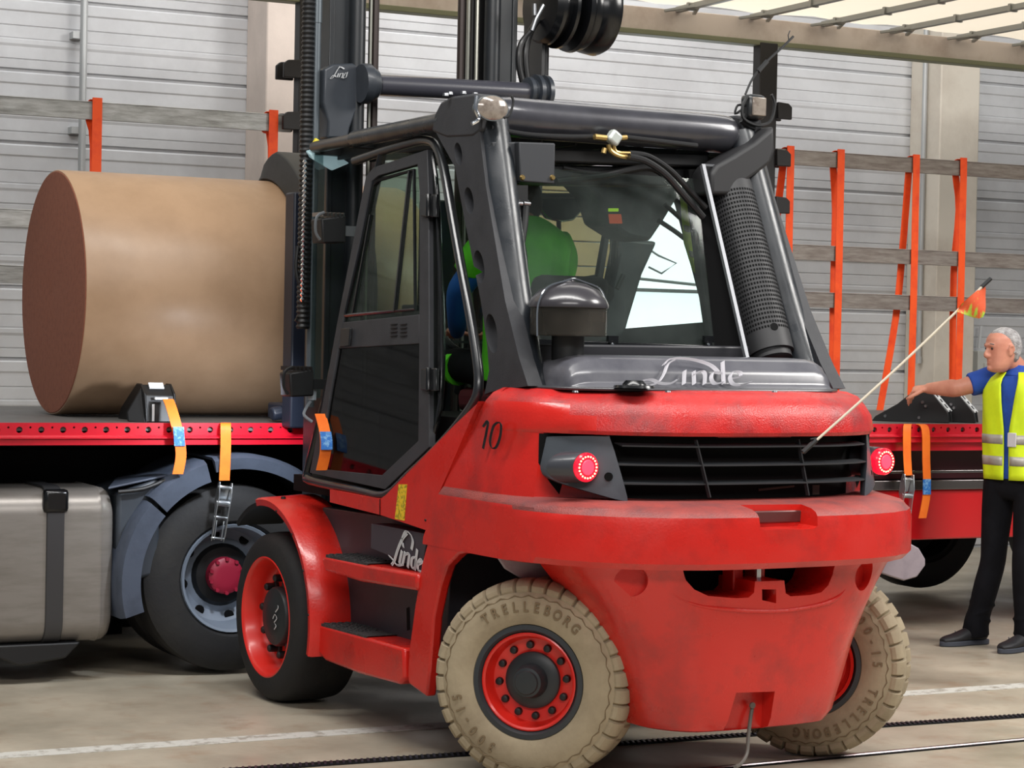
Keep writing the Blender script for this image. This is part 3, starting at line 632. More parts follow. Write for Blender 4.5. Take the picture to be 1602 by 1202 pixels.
mb = MB(); mb.box((.18, -.45, 1.215), (.34, .06, .04)); mb.tube([(.02, -.50, 1.222), (.2, -.50, 1.235)], .006, 8); mb.box((.42, -.40, 1.22), (.12, .05, .05)); mk('grille_debris', mb, mat('debris', (66, 52, 46), .7), fk)
PAN = mat('lamp_panel_grey', (74, 80, 87), .45, rgb2=(66, 71, 78), nscale=6)
LEDR = mat('tail_lamp_red', (235, 10, 30), .25, emis=(255, 16, 44), estr=1.6, coat=.5)
LEDD = mat('tail_led_dots', (255, 170, 120), .3, emis=(255, 196, 150), estr=3.2)
LEDC = mat('tail_lamp_core', (255, 70, 90), .4, emis=(255, 56, 84), estr=1.5)
for sd in (-1, 1):
    def surf(x, z):
        A = lerp2(rim_, topp, (z-1.19)/.25); x = min(abs(x), A[-1][0]-1e-4)
        for (xa_, ya_), (xb_, yb_) in zip(A, A[1:]):
            if xa_ <= x <= xb_: return ya_+(yb_-ya_)*(x-xa_)/(xb_-xa_)
    def ps(px, py):
        y = -.4
        for _ in range(12): p = F(px, py, y=y); y = .5*y+.5*(surf(p.x, min(1.44, max(1.19, p.z)))+.014)
        return Vector((-sd*p.x, p.y, p.z))
    out = [(840, 700), (839, 690), (846, 684), (900, 682.5), (948, 682.5), (954, 686), (968, 730), (981, 778), (976, 784), (940, 775), (880, 757), (852, 742), (843, 725)]
    P = [ps(a_, b_) for a_, b_ in out]; O_, _ = resample(P+[P[0]], 2); O_ = O_[:-1]; cen = sum(O_, Vector())/len(O_); mb = MB(); lv = [[p+Vector((0, .03, 0)) for p in O_]]
    for f in (1.0, .75, .5, .25):
        rr_ = []
        for p in O_: q = cen.lerp(p, f); rr_.append(Vector((q.x, surf(q.x, min(1.44, max(1.19, q.z)))+.012, q.z)))
        lv.append(rr_)
    mb.loft(lv); pan = P_('lamp_panel', mb, PAN, smooth=50)
    lc = F(911, 731, y=-.385) if sd < 0 else F(1377, 722, y=-.355)
    ax = Vector((.10*sd*-1 if sd < 0 else .25, -1, 0)).normalized() if sd < 0 else Vector((.12, -1, 0)).normalized()
    mb = MB(); base = lc+Vector((.10, .09, .012)) if sd < 0 else lc+Vector((-.06, .10, .0))
    aa = (lc-base).normalized()
    n_ = 28; rings = []
    for k, (f, r, ry) in enumerate(((-.05, .088, .066), (.4, .080, .064), (1, .062, .062))):
        c = base.lerp(lc, f); rings.append([c+Vector((math.cos(2*PI*i/n_)*r, 0, math.sin(2*PI*i/n_)*ry)) for i in range(n_)])
    if sd < 0:
        rings = []
        for k, (cx, cz, rx, rz, yy) in enumerate(((-.008, -.004, .115, .066, .072), (-.01, -.002, .105, .064, .05), (0, 0, .062, .0615, -.012), (0, 0, .058, .058, -.02))):
            rings.append([lc+Vector((cx+math.cos(2*PI*i/n_)*rx, yy, cz+math.sin(2*PI*i/n_)*rz)) for i in range(n_)])
        mb.loft(rings)
    else: mb.loft(rings)
    mk('lamp_cowl', mb, mat('lamp_cowl_grey', (60, 62, 68), .35, coat=.3), fk)
    la = P_('tail_lamp', (lambda q: (q.lathe([(-.028, .058), (.012, .058), (.020, .052), (.022, .001)], lc+Vector((.004, -.012, 0)), ax, 40), q)[1])(MB()), LEDR)
    mb = MB(); u = Vector((0, 0, 1)); v = ax.cross(u)
    for k in range(20):
        q = 2*PI*k/20; mb.lathe([(0, .0042), (.003, .003)], lc+Vector((.004, -.012, 0))+ax*.0205+(u*math.cos(q)+v*math.sin(q))*.043, ax, 8)
    mk('led_ring', mb, LEDD, la)
    mb = MB(); mb.lathe([(0, .031), (.004, .028), (.005, .001)], lc+Vector((.004, -.012, 0))+ax*.021, ax, 24); mk('lamp_core', mb, LEDC, la)
    h = F(952, 746, y=-.43) if sd < 0 else F(1360, 741, y=-.40); mb = MB(); mb.lathe([(-.004, .017), (.004, .017)], h, (-.3*-sd, -1, 0), 18); mk('screw_hole', mb, BLKM, pan)
# ---- front lower strip of the casting before the wheel arch, both sides
for sd in (-1, 1):
    pts = [(.57, .955), (.63, .84), (.69, .64), (.735, .45), (.745, .34), (.73, .30), (.56, .27), (.535, .40), (.51, .62), (.455, .76), (.40, .85), (.30, .91), (.12, .945), (-.06, .95), (-.06, 1.0), (.54, 1.0)]
    mb = MB(); mb.prism([(sd*.89, y, z) for y, z in pts], (sd*.0485, 0, 0)); P_('arch_strip', mb, RED, bev=.010)
# chassis core, dark, carries everything
mb = MB(); mb.box((0, 1.25, .62), (.86, 2.6, .64)); mb.box((0, .35, 1.15), (1.4, .55, .4)); mb.box((0, -.0, .78), (.8, .6, .3)); mb.box((0, 0, .42), (1.0, .16, .16)); mb.box((0, 2.2, .42), (1.3, .3, .3)); P_('chassis', mb, BLKM, smooth=0)
# grey splash guards over the rear wheels
for pts, y in (([(775, 850), (778, 872), (790, 890), (815, 905), (850, 911), (885, 908), (908, 904), (890, 850)], .02), ([(1395, 846), (1420, 848), (1438, 858), (1448, 875), (1448, 885), (1435, 903), (1415, 909), (1395, 903), (1372, 895)], -.15)):
    mb = MB(); P = [F(a, b, y=y) for a, b in pts]; mb.prism(P, (0, .012, .0)); P_('splash_guard', mb, mat('guard_plastic', (150, 140, 148), .45, rgb2=(124, 116, 124), nscale=6), bev=.006)
# ---- side cover below the door
SXP = -.928
cov = [(516, 766), (595, 781), (603, 775), (672, 705), (712, 664), (746, 632), (748, 628), (738, 652), (708, 722), (686, 773), (676, 833), (595, 806), (516, 786)]
mb = MB(); mb.prism([F(a, b, x=SXP) for a, b in cov], (.22, 0, 0)); P_('side_cover', mb, RED, bev=.008)
mb = MB(); mb.prism([(-p.x, p.y, p.z) for p in [F(a, b, x=SXP) for a, b in cov]], (-.22, 0, 0)); P_('side_cover', mb, RED, bev=.008)
a = F(594.5, 781, x=SXP-.001); b = F(594.5, 806, x=SXP-.001); mb = MB(); mb.bar(a, b, .004, .004); P_('cover_joint', mb, BLKM)
mb = MB(); mb.prism([F(x_, y_, x=SXP-.0005) for x_, y_ in [(624, 758), (637, 758), (633, 815), (618, 812)]], (-.0015, 0, 0)); P_('warning_sticker', mb, mat('sticker_yellow', (232, 190, 40), .5, rgb2=(150, 140, 30), nscale=60, thr=(.5, .55)), label='yellow warning sticker')
mb = MB(); mb.lathe([(0, .006), (.004, .005)], F(666, 814, x=SXP), (-1, 0, 0), 10); P_('screw', mb, BLK)
# dark recess panels
PX = -.80
mb = MB(); mb.prism([(PX, 1.95, .98), (PX, 1.95, .30), (PX, .66, .30), (PX, .60, 1.0)], (.5, 0, 0)); P_('side_panel', mb, mat('side_panel_grey', (56, 55, 62), .5, rgb2=(44, 44, 50), nscale=4), bev=.004)
mb = MB(); mb.prism([(-PX, 1.95, .98), (-PX, 1.95, .30), (-PX, .66, .30), (-PX, .60, 1.0)], (-.5, 0, 0)); P_('side_panel', mb, mat('side_panel_grey', (56, 55, 62)), bev=.004)
mb = MB(); mb.prism([(-.905, y, z) for y, z in [(1.2, .965), (.64, .965), (.70, .80), (.95, .83), (1.2, .85)]], (.1, 0, 0)); P_('logo_panel', mb, mat('logo_panel', (62, 56, 64), .5), bev=.003)
s = F(638, 948, x=PX-.002); mb = MB(); mb.prism([F(a, b, x=PX-.002) for a, b in [(636, 952), (640, 950), (641, 985), (637, 987)]], (-.001, 0, 0)); P_('slot', mb, BLKM)
# steps
TRD = mat('step_tread', (40, 40, 42), .75, rgb2=(62, 62, 62), nscale=70, thr=(.45, .6), bump=.6, bscale=120)
for sd in (-1, 1):
    for z1, th, y0, y1, yb_ in ((.785, .075, 1.60, .66, .66), (.455, .165, 1.68, .745, .745)):
        mb = MB(); X = sd*.955
        if th < .1: out = [(y0, z1-.005), (y0+.02, z1-.03), (y0-.02, z1-th), (1.2, z1-th-.01), (y1-.02, z1-th+.01), (y1-.02, z1+.008), (1.1, z1)]
        else: out = [(y0, z1-.005), (y0+.01, z1-.03), (y0-.03, z1-th+.03), (y0-.12, z1-th), (1.2, z1-th-.01), (y1+.04, z1-th), (y1, z1-th+.03), (y1+.01, z1+.0), (1.1, z1)]
        mb.prism([(X, y, z) for y, z in out], (-sd*.2, 0, 0)); st = P_('step', mb, RED, bev=.014)
        mb = MB(); mb.prism([(X-sd*.004, y, z1+dz) for y, dz in ((y0-.02, .004), (y0-.02, -.012), (1.16, -.012), (1.12, .006))], (-sd*.18, 0, 0))
        for k in range(9):
            for j in range(5): mb.box((X-sd*(.02+.035*j), y0-.05-.042*k, z1+.006), (.02, .022, .006), Matrix.Rotation(.6*(1 if (k+j) % 2 else -1), 3, 'Z'))
        mk('tread', mb, TRD, st, label='black anti-slip tread')
# front fenders: curved sheets around the drive wheels
FCy, FCz = 2.2, .42
for sd in (-1, 1):
    mb = MB(); rings = []
    for i in range(26):
        a = math.radians(-12+ (112)*i/25); ro = .575+.012*math.sin(a); c, s_ = -math.cos(a), math.sin(a)
        f = lambda r, x: (sd*x, FCy+c*r*(1.0), FCz+s_*r)
        rings.append([f(ro-.035, 1.0), f(ro-.004, 1.005), f(ro+.006, .99), f(ro+.012, .86), f(ro+.02, .74), f(ro-.03, .70), f(ro-.03, .98)])
    mb.loft(rings); P_('fender', mb, RED)
    mb = MB(); mb.prism([(sd*.76, y, z) for y, z in [(2.1, .995), (2.02, .985), (1.86, .93), (1.72, .80), (1.63, .62), (1.60, .42), (1.62, .30), (1.70, .30), (1.74, .5), (1.86, .8), (2.1, .93)]], (-sd*.12, 0, 0)); P_('fender_side', mb, mat('fender_side_dark', (56, 55, 62)), bev=.004)
    mb = MB(); rings = []
    for i in range(9):
        a = math.radians(100+30*i/8); c, s_ = -math.cos(a), math.sin(a); f = lambda r, x: (sd*x, FCy+c*r, FCz+s_*r); rings.append([f(.55, .99), f(.572, .995), f(.582, .97), f(.59, .74), f(.56, .74), f(.555, .97)])
    mb.loft(rings); P_('fender_front', mb, BLK)
    mb = MB()
    for a in (8, 30, 52, 74): q = math.radians(a); mb.lathe([(0, .007), (.006, .005)], (sd*1.0, FCy-math.cos(q)*.555, FCz+math.sin(q)*.56), (sd, 0, 0), 8)
    mb.lathe([(0, .013), (.012, .011)], (sd*.93, 2.13, FCz+.59), (0, 0, 1), 10); P_('fender_bolt', mb, BLK)
# ---- wheels
def lugs_text(par, c, A, text, rad, ang0, dang, size, m, off, flip=False):
    mb = MB(); u = Vector((0, 0, 1)); v = A.cross(u)*-1   # v points right when looking along -A
    for i, ch in enumerate(text):
        if ch == ' ': continue
        q = math.radians(ang0+dang*i); d = u*math.cos(q)+v*math.sin(q); tg = u*-math.sin(q)+v*math.cos(q)
        if flip: d2 = -d; tg2 = -tg
        else: d2, tg2 = d, tg
        g, f = glyph(ch); cc = c+A*off+d*rad-d2*size*.36
        mb.add([cc+tg2*p.x*size*.8+d2*p.y*size+A*(p.z/.06)*.003 for p in g], f)
    mk('lettering', mb, m, par, smooth=0)
def rear_wheel(c, A, inner):
    R, h = .42, .145; nl = 36; seg = nl*8
    mb = MB()
    prof = [(h*.75, .225), (h*.92, .238), (h*1.0, .262), (h*1.04, .30), (h*1.0, .345), (h*.93, .362), (h*.90, .368), (h*.92, .376), (h*.90, .392), (h*.80, .408), (h*.62, .418), (h*.3, .42), (0, .42)]
    prof = prof+[(-t, r) for t, r in prof[::-1][1:]]
    def fn(k, i, t, r):
        kk = min(k, len(prof)-1-k); g = i % 8 == 0 if t >= 0 else i % 8 == 4
        if kk in (7, 8, 9, 10) and g: return (t*(.90 if kk < 9 else .97), r-(.010 if kk == 7 else .018))
        if kk in (11,) and g: return (t, r-.02)
        if kk == 12 : return (t, r-.012)
        return (t, r)
    mb.lathe(prof, c, A, seg, fn=fn, cap='n'); ty = P_('rear_tyre', mb, RUBT, smooth=30)
    u = Vector((0, 0, 1)); v = A.cross(u)
    # zigzag mould line
    for s_ in ((1, -1) if True else (1,)):
        z = MB(); P = []
        for k in range(72): q = 2*PI*k/72; P.append(c+A*s_*(h*.985)+(u*math.cos(q)+v*math.sin(q))*(.346 if k % 2 else .357))
        if s_*1: z.tube(P+[P[0]], .0026, 4, cap=False); mk('mould_line', z, RUBTD, ty)
    fs = -1 if inner else 1
    AA = A*fs
    # which face looks at the viewer carries the words too
    for S in (1, -1):
        X = A*S; lugs_text(ty, c, X, 'TRELLEBORG', .312, -36 if not inner else 110, 8.6, .058, RUBTD, h*1.045)
        lugs_text(ty, c, X, '300-15', .312, 208 if not inner else 40, 9.4, .058, RUBTD, h*1.045)
    mb = MB(); mb.lathe([(h*.93, .235), (h*.95, .215), (h*.80, .200), (h*.5, .198), (-h*.5, .198), (-h*.80, .2), (-h*.95, .215), (-h*.93, .235)], c, A, 56, cap='n'); mk('rim_ring', mb, mat('rim_ring_grey', (48, 52, 56), .5), ty)
    mb = MB(); mb.lathe([(h*.86, .202), (h*.88, .196), (h*.84, .188), (h*.50, .180), (h*.42, .172), (h*.40, .11), (h*.36, .10)], c, A, 56, cap='e'); mk('rim', mb, REDR, ty, label='red wheel disc')
    mb = MB(); mb.lathe([(h*.36, .118), (h*.52, .116), (h*.60, .100), (h*.62, .072), (h*.85, .066), (h*1.0, .060), (h*1.02, .05), (h*1.08, .046), (h*1.1, .001)], c, A, 40); mk('hub', mb, mat('hub_dark', (40, 44, 47), .45), ty)
    for k in range(12):
        q = 2*PI*k/12+.1; mb = MB(); pc = c+(u*math.cos(q)+v*math.sin(q))*.146
        mb.lathe([(h*.40, .0165), (h*.47, .0165), (h*.55, .014), (h*.57, .008)], pc, A, 12); mk('wheel_nut', mb, BLK, ty)
    mb = MB(); mb.lathe([(-h*.44, .17), (-h*.3, .05)], c, A, 40); mb.lathe([(-h*1.1, .07), (-h*.3, .09)], c, A, 20); mb.box(c-A*h*1.05+Vector((0, 0, .03)), (.09, .09, .12)); mk('inner_disc', mb, mat('inner_disc_dark', (30, 26, 26), .7), ty)
    mb = MB(); mb.lathe([(-h*.86, .202), (-h*.84, .188), (-h*.6, .18), (-h*.5, .16), (-h*.5, .12)], c, A, 48, cap='n'); mk('inner_rim', mb, REDR, ty)
    return ty
DEL = math.radians(41.06); nA = Vector((-math.cos(DEL), -math.sin(DEL), 0))
rear_wheel(Vector((-.713, 0, .42)), nA, False)
rear_wheel(Vector((.713, 0, .42)), -nA, True)
for sd in (-1, 1):
    c = Vector((sd*.985, 2.207, .42)); A = Vector((sd, 0, 0)); mb = MB()
    prof = [(-.02, .292), (-.002, .30), (.0, .33), (-.004, .372), (-.014, .392), (-.035, .410), (-.06, .417), (-.10, .42), (-.27, .42), (-.33, .41), (-.355, .37), (-.36, .31), (-.345, .29)]
    mb.lathe(prof, c, A, 80, cap='n'); ty = P_('front_tyre', mb, RUB)
    mb = MB(); mb.lathe([(-.004, .302), (.0, .294), (-.006, .286), (-.02, .279), (-.09, .270), (-.115, .262), (-.125, .25), (-.125, .14), (-.13, .02)], c, A, 64, cap='e'); mk('rim', mb, REDR, ty, label='deep dished red rim')
    mb = MB(); mb.lathe([(-.13, .150), (-.060, .147), (-.050, .140), (-.045, .10), (-.038, .07), (-.038, .001)], c, A, 40); hb = mk('hub', mb, mat('hub_dark', (40, 44, 47)), ty)
    for k in range(10):
        q = 2*PI*k/10+.15; pc = c+Vector((0, math.cos(q)*.190, math.sin(q)*.190)); mb = MB()
        mb.lathe([(-.13, .028), (-.11, .026), (-.105, .019), (-.065, .019), (-.058, .013)], pc, A, 10); mk('wheel_nut', mb, BLK, ty)
    if sd < 0:
        st = brush([[(428, 968), (431, 962), (434, 968), (430, 974)], [(432, 958), (436, 952), (436, 948)], [(430, 985), (433, 980), (431, 976)]], lambda a, b: F(a, b, x=c.x+.036), (0, .004, .004), (-.003, 0, 0)); mk('chalk_mark', st, WHITE, ty)
# ---- overhead guard
GT = 2.835
base = Vector((.735, .11, 1.60)); topc = Vector((.665, .585, 2.79))
for sd in (-1, 1):
    f = lambda v: Vector((sd*v.x, v.y, v.z))
    mb = MB(); P = [f(base+Vector((.0, -.075, -.10))), f(base.lerp(topc, .08)+Vector((0, -.02, 0))), f(base.lerp(topc, .35)), f(base.lerp(topc, .7)), f(topc)]
    mb.tube(P, [.100, .096, .09, .086, .078, .076, .075, .075, .075, .075, .075, .075, .075, .075, .075, .075, .075, .075], 20, smooth=4, up=(sd, 0, 0)); P_('guard_post', mb, DG)
    # broad side plate with oval holes, reaching forward of the tube
    pl = lambda a, b: FP(a, b, (-.82, .11, 1.60), (1.19, 0, -.07*1.0))
    side = [(758, 617), (772, 612), (800, 608), (826, 604), (812, 560), (790, 470), (775, 380), (760, 290), (750, 205), (742, 165), (706, 158), (690, 168), (678, 200), (690, 222), (712, 262), (724, 330), (738, 400), (752, 470), (762, 540), (765, 580)]
    cutts = []
    for hx, hy, rx, rz in ((724, 240, 6, 18), (741, 313, 7, 21), (757, 417, 8, 26), (777, 522, 9, 31)):
        cc = MB(); ring_ = []
        for k in range(20):
            q = 2*PI*k/20; ring_.append(pl(hx+rx*math.cos(q)+(-.22*rz*math.sin(q))*.5, hy-rz*math.sin(q)))
        ring_ = [Vector((sd*abs(p.x), p.y, p.z))-Vector((sd*-.05, 0, 0)) for p in ring_]; cc.prism(ring_, (-sd*.2, 0, 0)); cutts.append(cc)
    mb = MB(); pts = [pl(a, b) for a, b in side]; mb.prism([Vector((sd*abs(p.x), p.y, p.z)) for p in pts], (-sd*.07, 0, 0)); o = P_('guard_plate', mb, DGM); cut(o, cutts)
    mb = MB(); hc = [pl(a, b) for a, b in [(676, 206), (680, 180), (690, 160), (706, 151), (742, 146), (752, 150), (752, 205), (740, 214), (700, 216)]]
    mb.prism([Vector((sd*(abs(p.x)+.004), p.y, p.z)) for p in hc], (-sd*.11, 0, 0)); P_('guard_corner', mb, DGM, bev=.012)
mb = MB(); L0 = Vector((-.70, .60, 2.80)); L1 = Vector((.60, .60, 2.80))
zc = F(1000, 200, y=.6).z
mb.tube([(-.66, .62, zc-.02), (-.60, .60, zc), (-.45, .59, zc), (0, .59, zc), (.50, .59, zc), (.60, .60, zc-.01), (.665, .60, zc-.05), (.68, .57, zc-.13)], [.07, .08, .088, .088, .088, .088, .088, .088, .088, .088, .088, .088, .088, .088, .088, .088, .088, .088, .088, .085, .08, .078, .076, .076, .076, .076, .075, .075, .075], 24, smooth=4); P_('rear_roof_beam', mb, mat('beam_metal', (62, 62, 68), .3, .2, coat=.5, rgb2=(48, 48, 54), nscale=4))
for sd in (-1, 1):
    a = Vector((sd*.71, .92, 2.79)); b = Vector((sd*.66, 2.42, 2.775)); mb = MB(); mb.tube([a, a.lerp(b, .66)], .046, 16, flat=.9); P_('roof_side_beam', mb, DG)
    mb = MB(); mb.tube([a.lerp(b, .62), b], .034, 12, flat=.9); P_('roof_side_extension', mb, mat('bare_bar', (84, 80, 78), .35, .4))
mb = MB(); mb.bar((-.66, 2.40, 2.76), (.66, 2.40, 2.76), .08, .05); mb.bar((-.66, 2.0, 2.77), (.66, 2.0, 2.77), .05, .05)
for k in range(7): x = -.54+.18*k; mb.bar((x, .66, 2.74), (x, 2.4, 2.76), .012, .09)
P_('roof_bars', mb, BLK, bev=.003)
mb = MB(); mb.box((0, 1.5, 2.81), (1.2, 1.75, .012)); P_('roof_glass', mb, glass('roof_pane', (150, 158, 156), haze=.4, hcol=(70, 74, 76)), smooth=0)
# ---- cab body
CABF = mat('cab_frame', (30, 32, 35), .32, coat=.4)
DP0, DN = (-.895, 1.3, 1.10), (1.55, 0, .21)
def D(a, b, o=0): return FP(a, b, (DP0[0]-o, DP0[1], DP0[2]), (1.55, 0, -.21))
for sd in (-1, 1):
    def fl(p): return Vector((sd*abs(p.x), p.y, p.z))
    mb = MB(); loop = [(555, 252), (600, 236), (648, 222), (668, 220), (682, 228), (694, 262), (706, 330), (720, 410), (735, 490), (746, 560), (749, 596), (744, 625), (722, 658), (686, 700), (640, 744), (604, 775), (560, 768), (486, 752), (481, 744)]
    mb.tube([fl(D(a, b)) for a, b in loop], .022, 12, smooth=3, up=(1, 0, 0)); P_('door_opening_frame', mb, CABF)
    # door leaf: frame with two panes
    def strip(pts, w, inw=.03):
        q = MB(); P = [fl(D(a, b)) for a, b in pts]
        for a, b in zip(P, P[1:]): q.bar(a, b, w, inw, up=(sd, 0, 0))
        return q
    fr = MB()
    OUT = [(484, 740), (492, 700), (508, 612), (528, 500), (552, 378), (572, 276), (584, 262), (668, 234), (670, 300), (671, 480), (671, 700), (602, 766)]
    IN = [(498, 734), (503, 700), (517, 612), (536, 506), (562, 380), (581, 284), (592, 275), (653, 257), (656, 300), (656, 480), (654, 690), (597, 744)]
    Po = [fl(D(a, b, .012)) for a, b in OUT]; Pi = [fl(D(a, b, .012)) for a, b in IN]; dx = Vector((-sd*.035, 0, 0)); n = len(Po)
    vs = Po+Pi+[p+dx for p in Po]+[p+dx for p in Pi]; fs = []
    for i in range(n):
        j = (i+1) % n; fs += [(i, j, n+j, n+i), (2*n+i, 3*n+i, 3*n+j, 2*n+j), (i, 2*n+i, 2*n+j, j), (n+i, n+j, 3*n+j, 3*n+i)]
    fr.add(vs, fs); door = P_('cab_door', fr, DGM, smooth=30, bev=.004)
    mb = MB(); mid = [(530, 505), (656, 492), (656, 538), (522, 546)]; mb.prism([fl(D(a, b, .010)) for a, b in mid], dx*.8); mk('middle_panel', mb, DGM, door, bev=.004)
    mb = MB()
    for k in range(4):
        for j in (0, 1): a = fl(D(611+j*15, 508+k*6, .014)); b = fl(D(621+j*15, 507+k*6, .014)); mb.bar(a, b, .006, .003)
    mk('vent_slots', mb, BLK, door)
    mb = MB(); mb.prism([fl(D(a, b, .016)) for a, b in [(533, 514), (547, 513), (546, 541), (531, 543)]], dx*.3); mb.bar(fl(D(549, 514, .02)), fl(D(547, 541, .02)), .012, .014); mk('door_latch', mb, BLKG, door, bev=.002)
    gl = glass('door_pane%d' % sd, (216, 226, 216), haze=.06, hcol=(90, 100, 96)) if sd < 0 else glass('door_pane_right', (235, 240, 238))
    mb = MB(); mb.prism([fl(D(a, b, .0)) for a, b in [(532, 504), (560, 380), (579, 284), (590, 274), (654, 256), (657, 492)]], dx*.15); mk('upper_pane', mb, gl, door, smooth=0)
    gl2 = glass('door_pane_low%d' % sd, (140, 142, 140), haze=.06, hcol=(50, 52, 54)) if sd < 0 else gl
    mb = MB(); mb.prism([fl(D(a, b, .0)) for a, b in [(519, 545), (656, 537), (655, 692), (597, 745), (497, 734)]], dx*.15); mk('lower_pane', mb, gl2, door, smooth=0)
    if sd > 0: continue
    mb = MB()
    inner = [(550, 488), (576, 378), (592, 292), (648, 272)]
    P = [fl(D(a, b, .004)) for a, b in [(540, 494), (566, 380), (585, 290), (592, 282), (648, 266), (650, 484), (540, 494)]]
    mb.tube(P, .009, 6); mb.bar(fl(D(642, 268, .004)), fl(D(618, 488, .004)), .012, .02, up=(sd, 0, 0)); mb.bar(fl(D(552, 492, .004)), fl(D(580, 336, .004)), .008, .012, up=(sd, 0, 0)); mk('window_rail', mb, BLKG, door)
    for py in (322, 594):
        mb = MB(); a = fl(D(670, py-18, .03)); b = fl(D(670, py+18, .03)); mb.tube([a, b], .014, 10); mb.prism([fl(D(q, r, .025)) for q, r in [(658, py-16), (682, py-18), (682, py+18), (658, py+16)]], dx*.5); mk('door_hinge', mb, BLKG, door, bev=.003)
# second slim post behind the door edge
    mb = MB(); mb.tube([fl(D(a, b, -.02)) for a, b in [(676, 240), (684, 300), (688, 400), (692, 500), (692, 600), (684, 660), (672, 700)]], .012, 8, smooth=3); P_('cab_seal', mb, BLKG)
    mb = MB(); mb.prism([fl(D(a, b, -.012)) for a, b in [(672, 240), (682, 280), (690, 420), (694, 560), (690, 640), (672, 694)]], dx*.3); P_('quarter_pane', mb, glass('quarter%d' % sd, (120, 130, 126), haze=.1, hcol=(80, 84, 84)), smooth=0)
# roof inside, floor, front frame, dashboard, seat
mb = MB(); mb.box((0, 1.0, 1.22), (1.5, .9, .5)); mb.box((0, 1.75, 1.08), (1.6, 1.1, .08)); P_('cab_floor', mb, BLKM, smooth=0)
for sd in (-1, 1):
    mb = MB(); mb.tube([(sd*.84, 2.06, 1.12), (sd*.80, 1.94, 1.5), (sd*.73, 1.77, 2.1), (sd*.67, 1.62, 2.72)], .022, 10, smooth=4, up=(1, 0, 0)); P_('front_pillar', mb, BLKG)
mb = MB(); mb.prism([(-.83, 2.06, 1.12), (.83, 2.06, 1.12), (.66, 1.62, 2.70), (-.66, 1.62, 2.70)], (0, -.006, 0)); P_('windscreen', mb, glass('screen', (232, 240, 236), haze=.05), smooth=0)
mb = MB(); mb.prism([(-.60, 2.28, 1.1), (.60, 2.28, 1.1), (.55, 2.12, 1.42), (-.55, 2.12, 1.42)], (0, -.14, 0)); P_('dashboard', mb, BLK, bev=.03)
mb = MB(); c = Vector((.0, 1.90, 1.80)); ax = Vector((0, -.5, .86)).normalized(); u = Vector((1, 0, 0)); v = ax.cross(u); mb.tube([c+(u*math.cos(q)+v*math.sin(q))*.15 for q in [2*PI*k/24 for k in range(25)]], .014, 8); mb.tube([c-ax*.3, c], .03, 10); mb.bar(c-u*.14, c+u*.14, .03, .012); P_('steering_wheel', mb, BLK)
SEAT = mat('seat_maroon', (92, 22, 36), .8)
mb = MB(); mb.box((0, 1.38, 1.52), (.50, .50, .12)); s_ = P_('driver_seat', mb, SEAT, bev=.04)
mb = MB(); mb.prism([(-.23, 1.16, 1.56), (.23, 1.16, 1.56), (.20, 1.02, 2.12), (-.20, 1.02, 2.12)], (0, -.09, 0)); mk('backrest', mb, mat('seat_black', (34, 32, 34), .8), s_, bev=.04)
# roof console with radio, mirror, pendant mount and headrest-like pod
POD = mat('console_grey', (58, 62, 66), .6, rgb2=(82, 92, 92), nscale=5)
def vol(pts, y, d, name, m, par=None, bev=.01):
    mb = MB(); mb.prism([F(a, b, y=y) for a, b in pts], (0, d, 0)); return P_(name, mb, m, par, bev=bev)
vol([(910, 282), (1110, 282), (1100, 305), (1062, 308), (1040, 345), (1018, 378), (985, 372), (950, 350), (938, 312)], 1.05, .22, 'roof_console', POD, bev=.02)
vol([(952, 335), (972, 335), (974, 350), (954, 350)], 1.045, .004, 'console_display', mat('orange_display', (180, 84, 56), .5, emis=(220, 96, 60), estr=.35))
vol([(952, 326), (968, 326), (968, 331), (952, 331)], 1.045, .004, 'console_key', mat('lime_key', (170, 220, 40), .5, emis=(170, 220, 40), estr=.6))
vol([(972, 372), (1030, 378), (1006, 430), (985, 500), (972, 548), (930, 540), (952, 470), (962, 420)], 1.70, .10, 'inner_post', mat('post_slate', (24, 30, 36), .5), bev=.02)
vol([(948, 350), (958, 350), (944, 440), (932, 440)], 1.5, .03, 'hanging_lever', BLK)
vol([(845, 306), (915, 306), (912, 330), (898, 345), (878, 348), (856, 342), (846, 328)], 1.45, .03, 'mirror', mat('mirror_face', (120, 140, 130), .06, 1.0), bev=.008)
vol([(843, 302), (917, 302), (916, 311), (844, 311)], 1.44, .05, 'mirror_hood', BLK)
mb = MB(); mb.tube([F(874, 347, y=1.46), F(874, 362, y=1.46), F(869, 382, y=1.46)], .012, 8, smooth=3); P_('mirror_stalk', mb, BLK)
mb = MB(); mb.lathe([(0, .008), (.01, .001)], F(946, 455, y=1.0), (0, -1, 0), 12); P_('indicator_light', mb, mat('green_indicator', (20, 255, 110), .4, emis=(30, 255, 120), estr=14))
mb = MB(); mb.lathe([(0, .045), (.02, .042), (.02, .001)], F(946, 460, y=1.05), (0, -1, 0), 18); mb.tube([F(905, 440, y=1.1), F(918, 452, y=1.1), F(940, 458, y=1.1)], .016, 8); mb.tube([F(965, 452, y=1.1), F(975, 430, y=1.1)], .012, 8); mb.tube([F(910, 436, y=1.1), F(930, 432, y=1.1), F(930, 448, y=1.1)], .008, 8); P_('control_unit', mb, BLK)
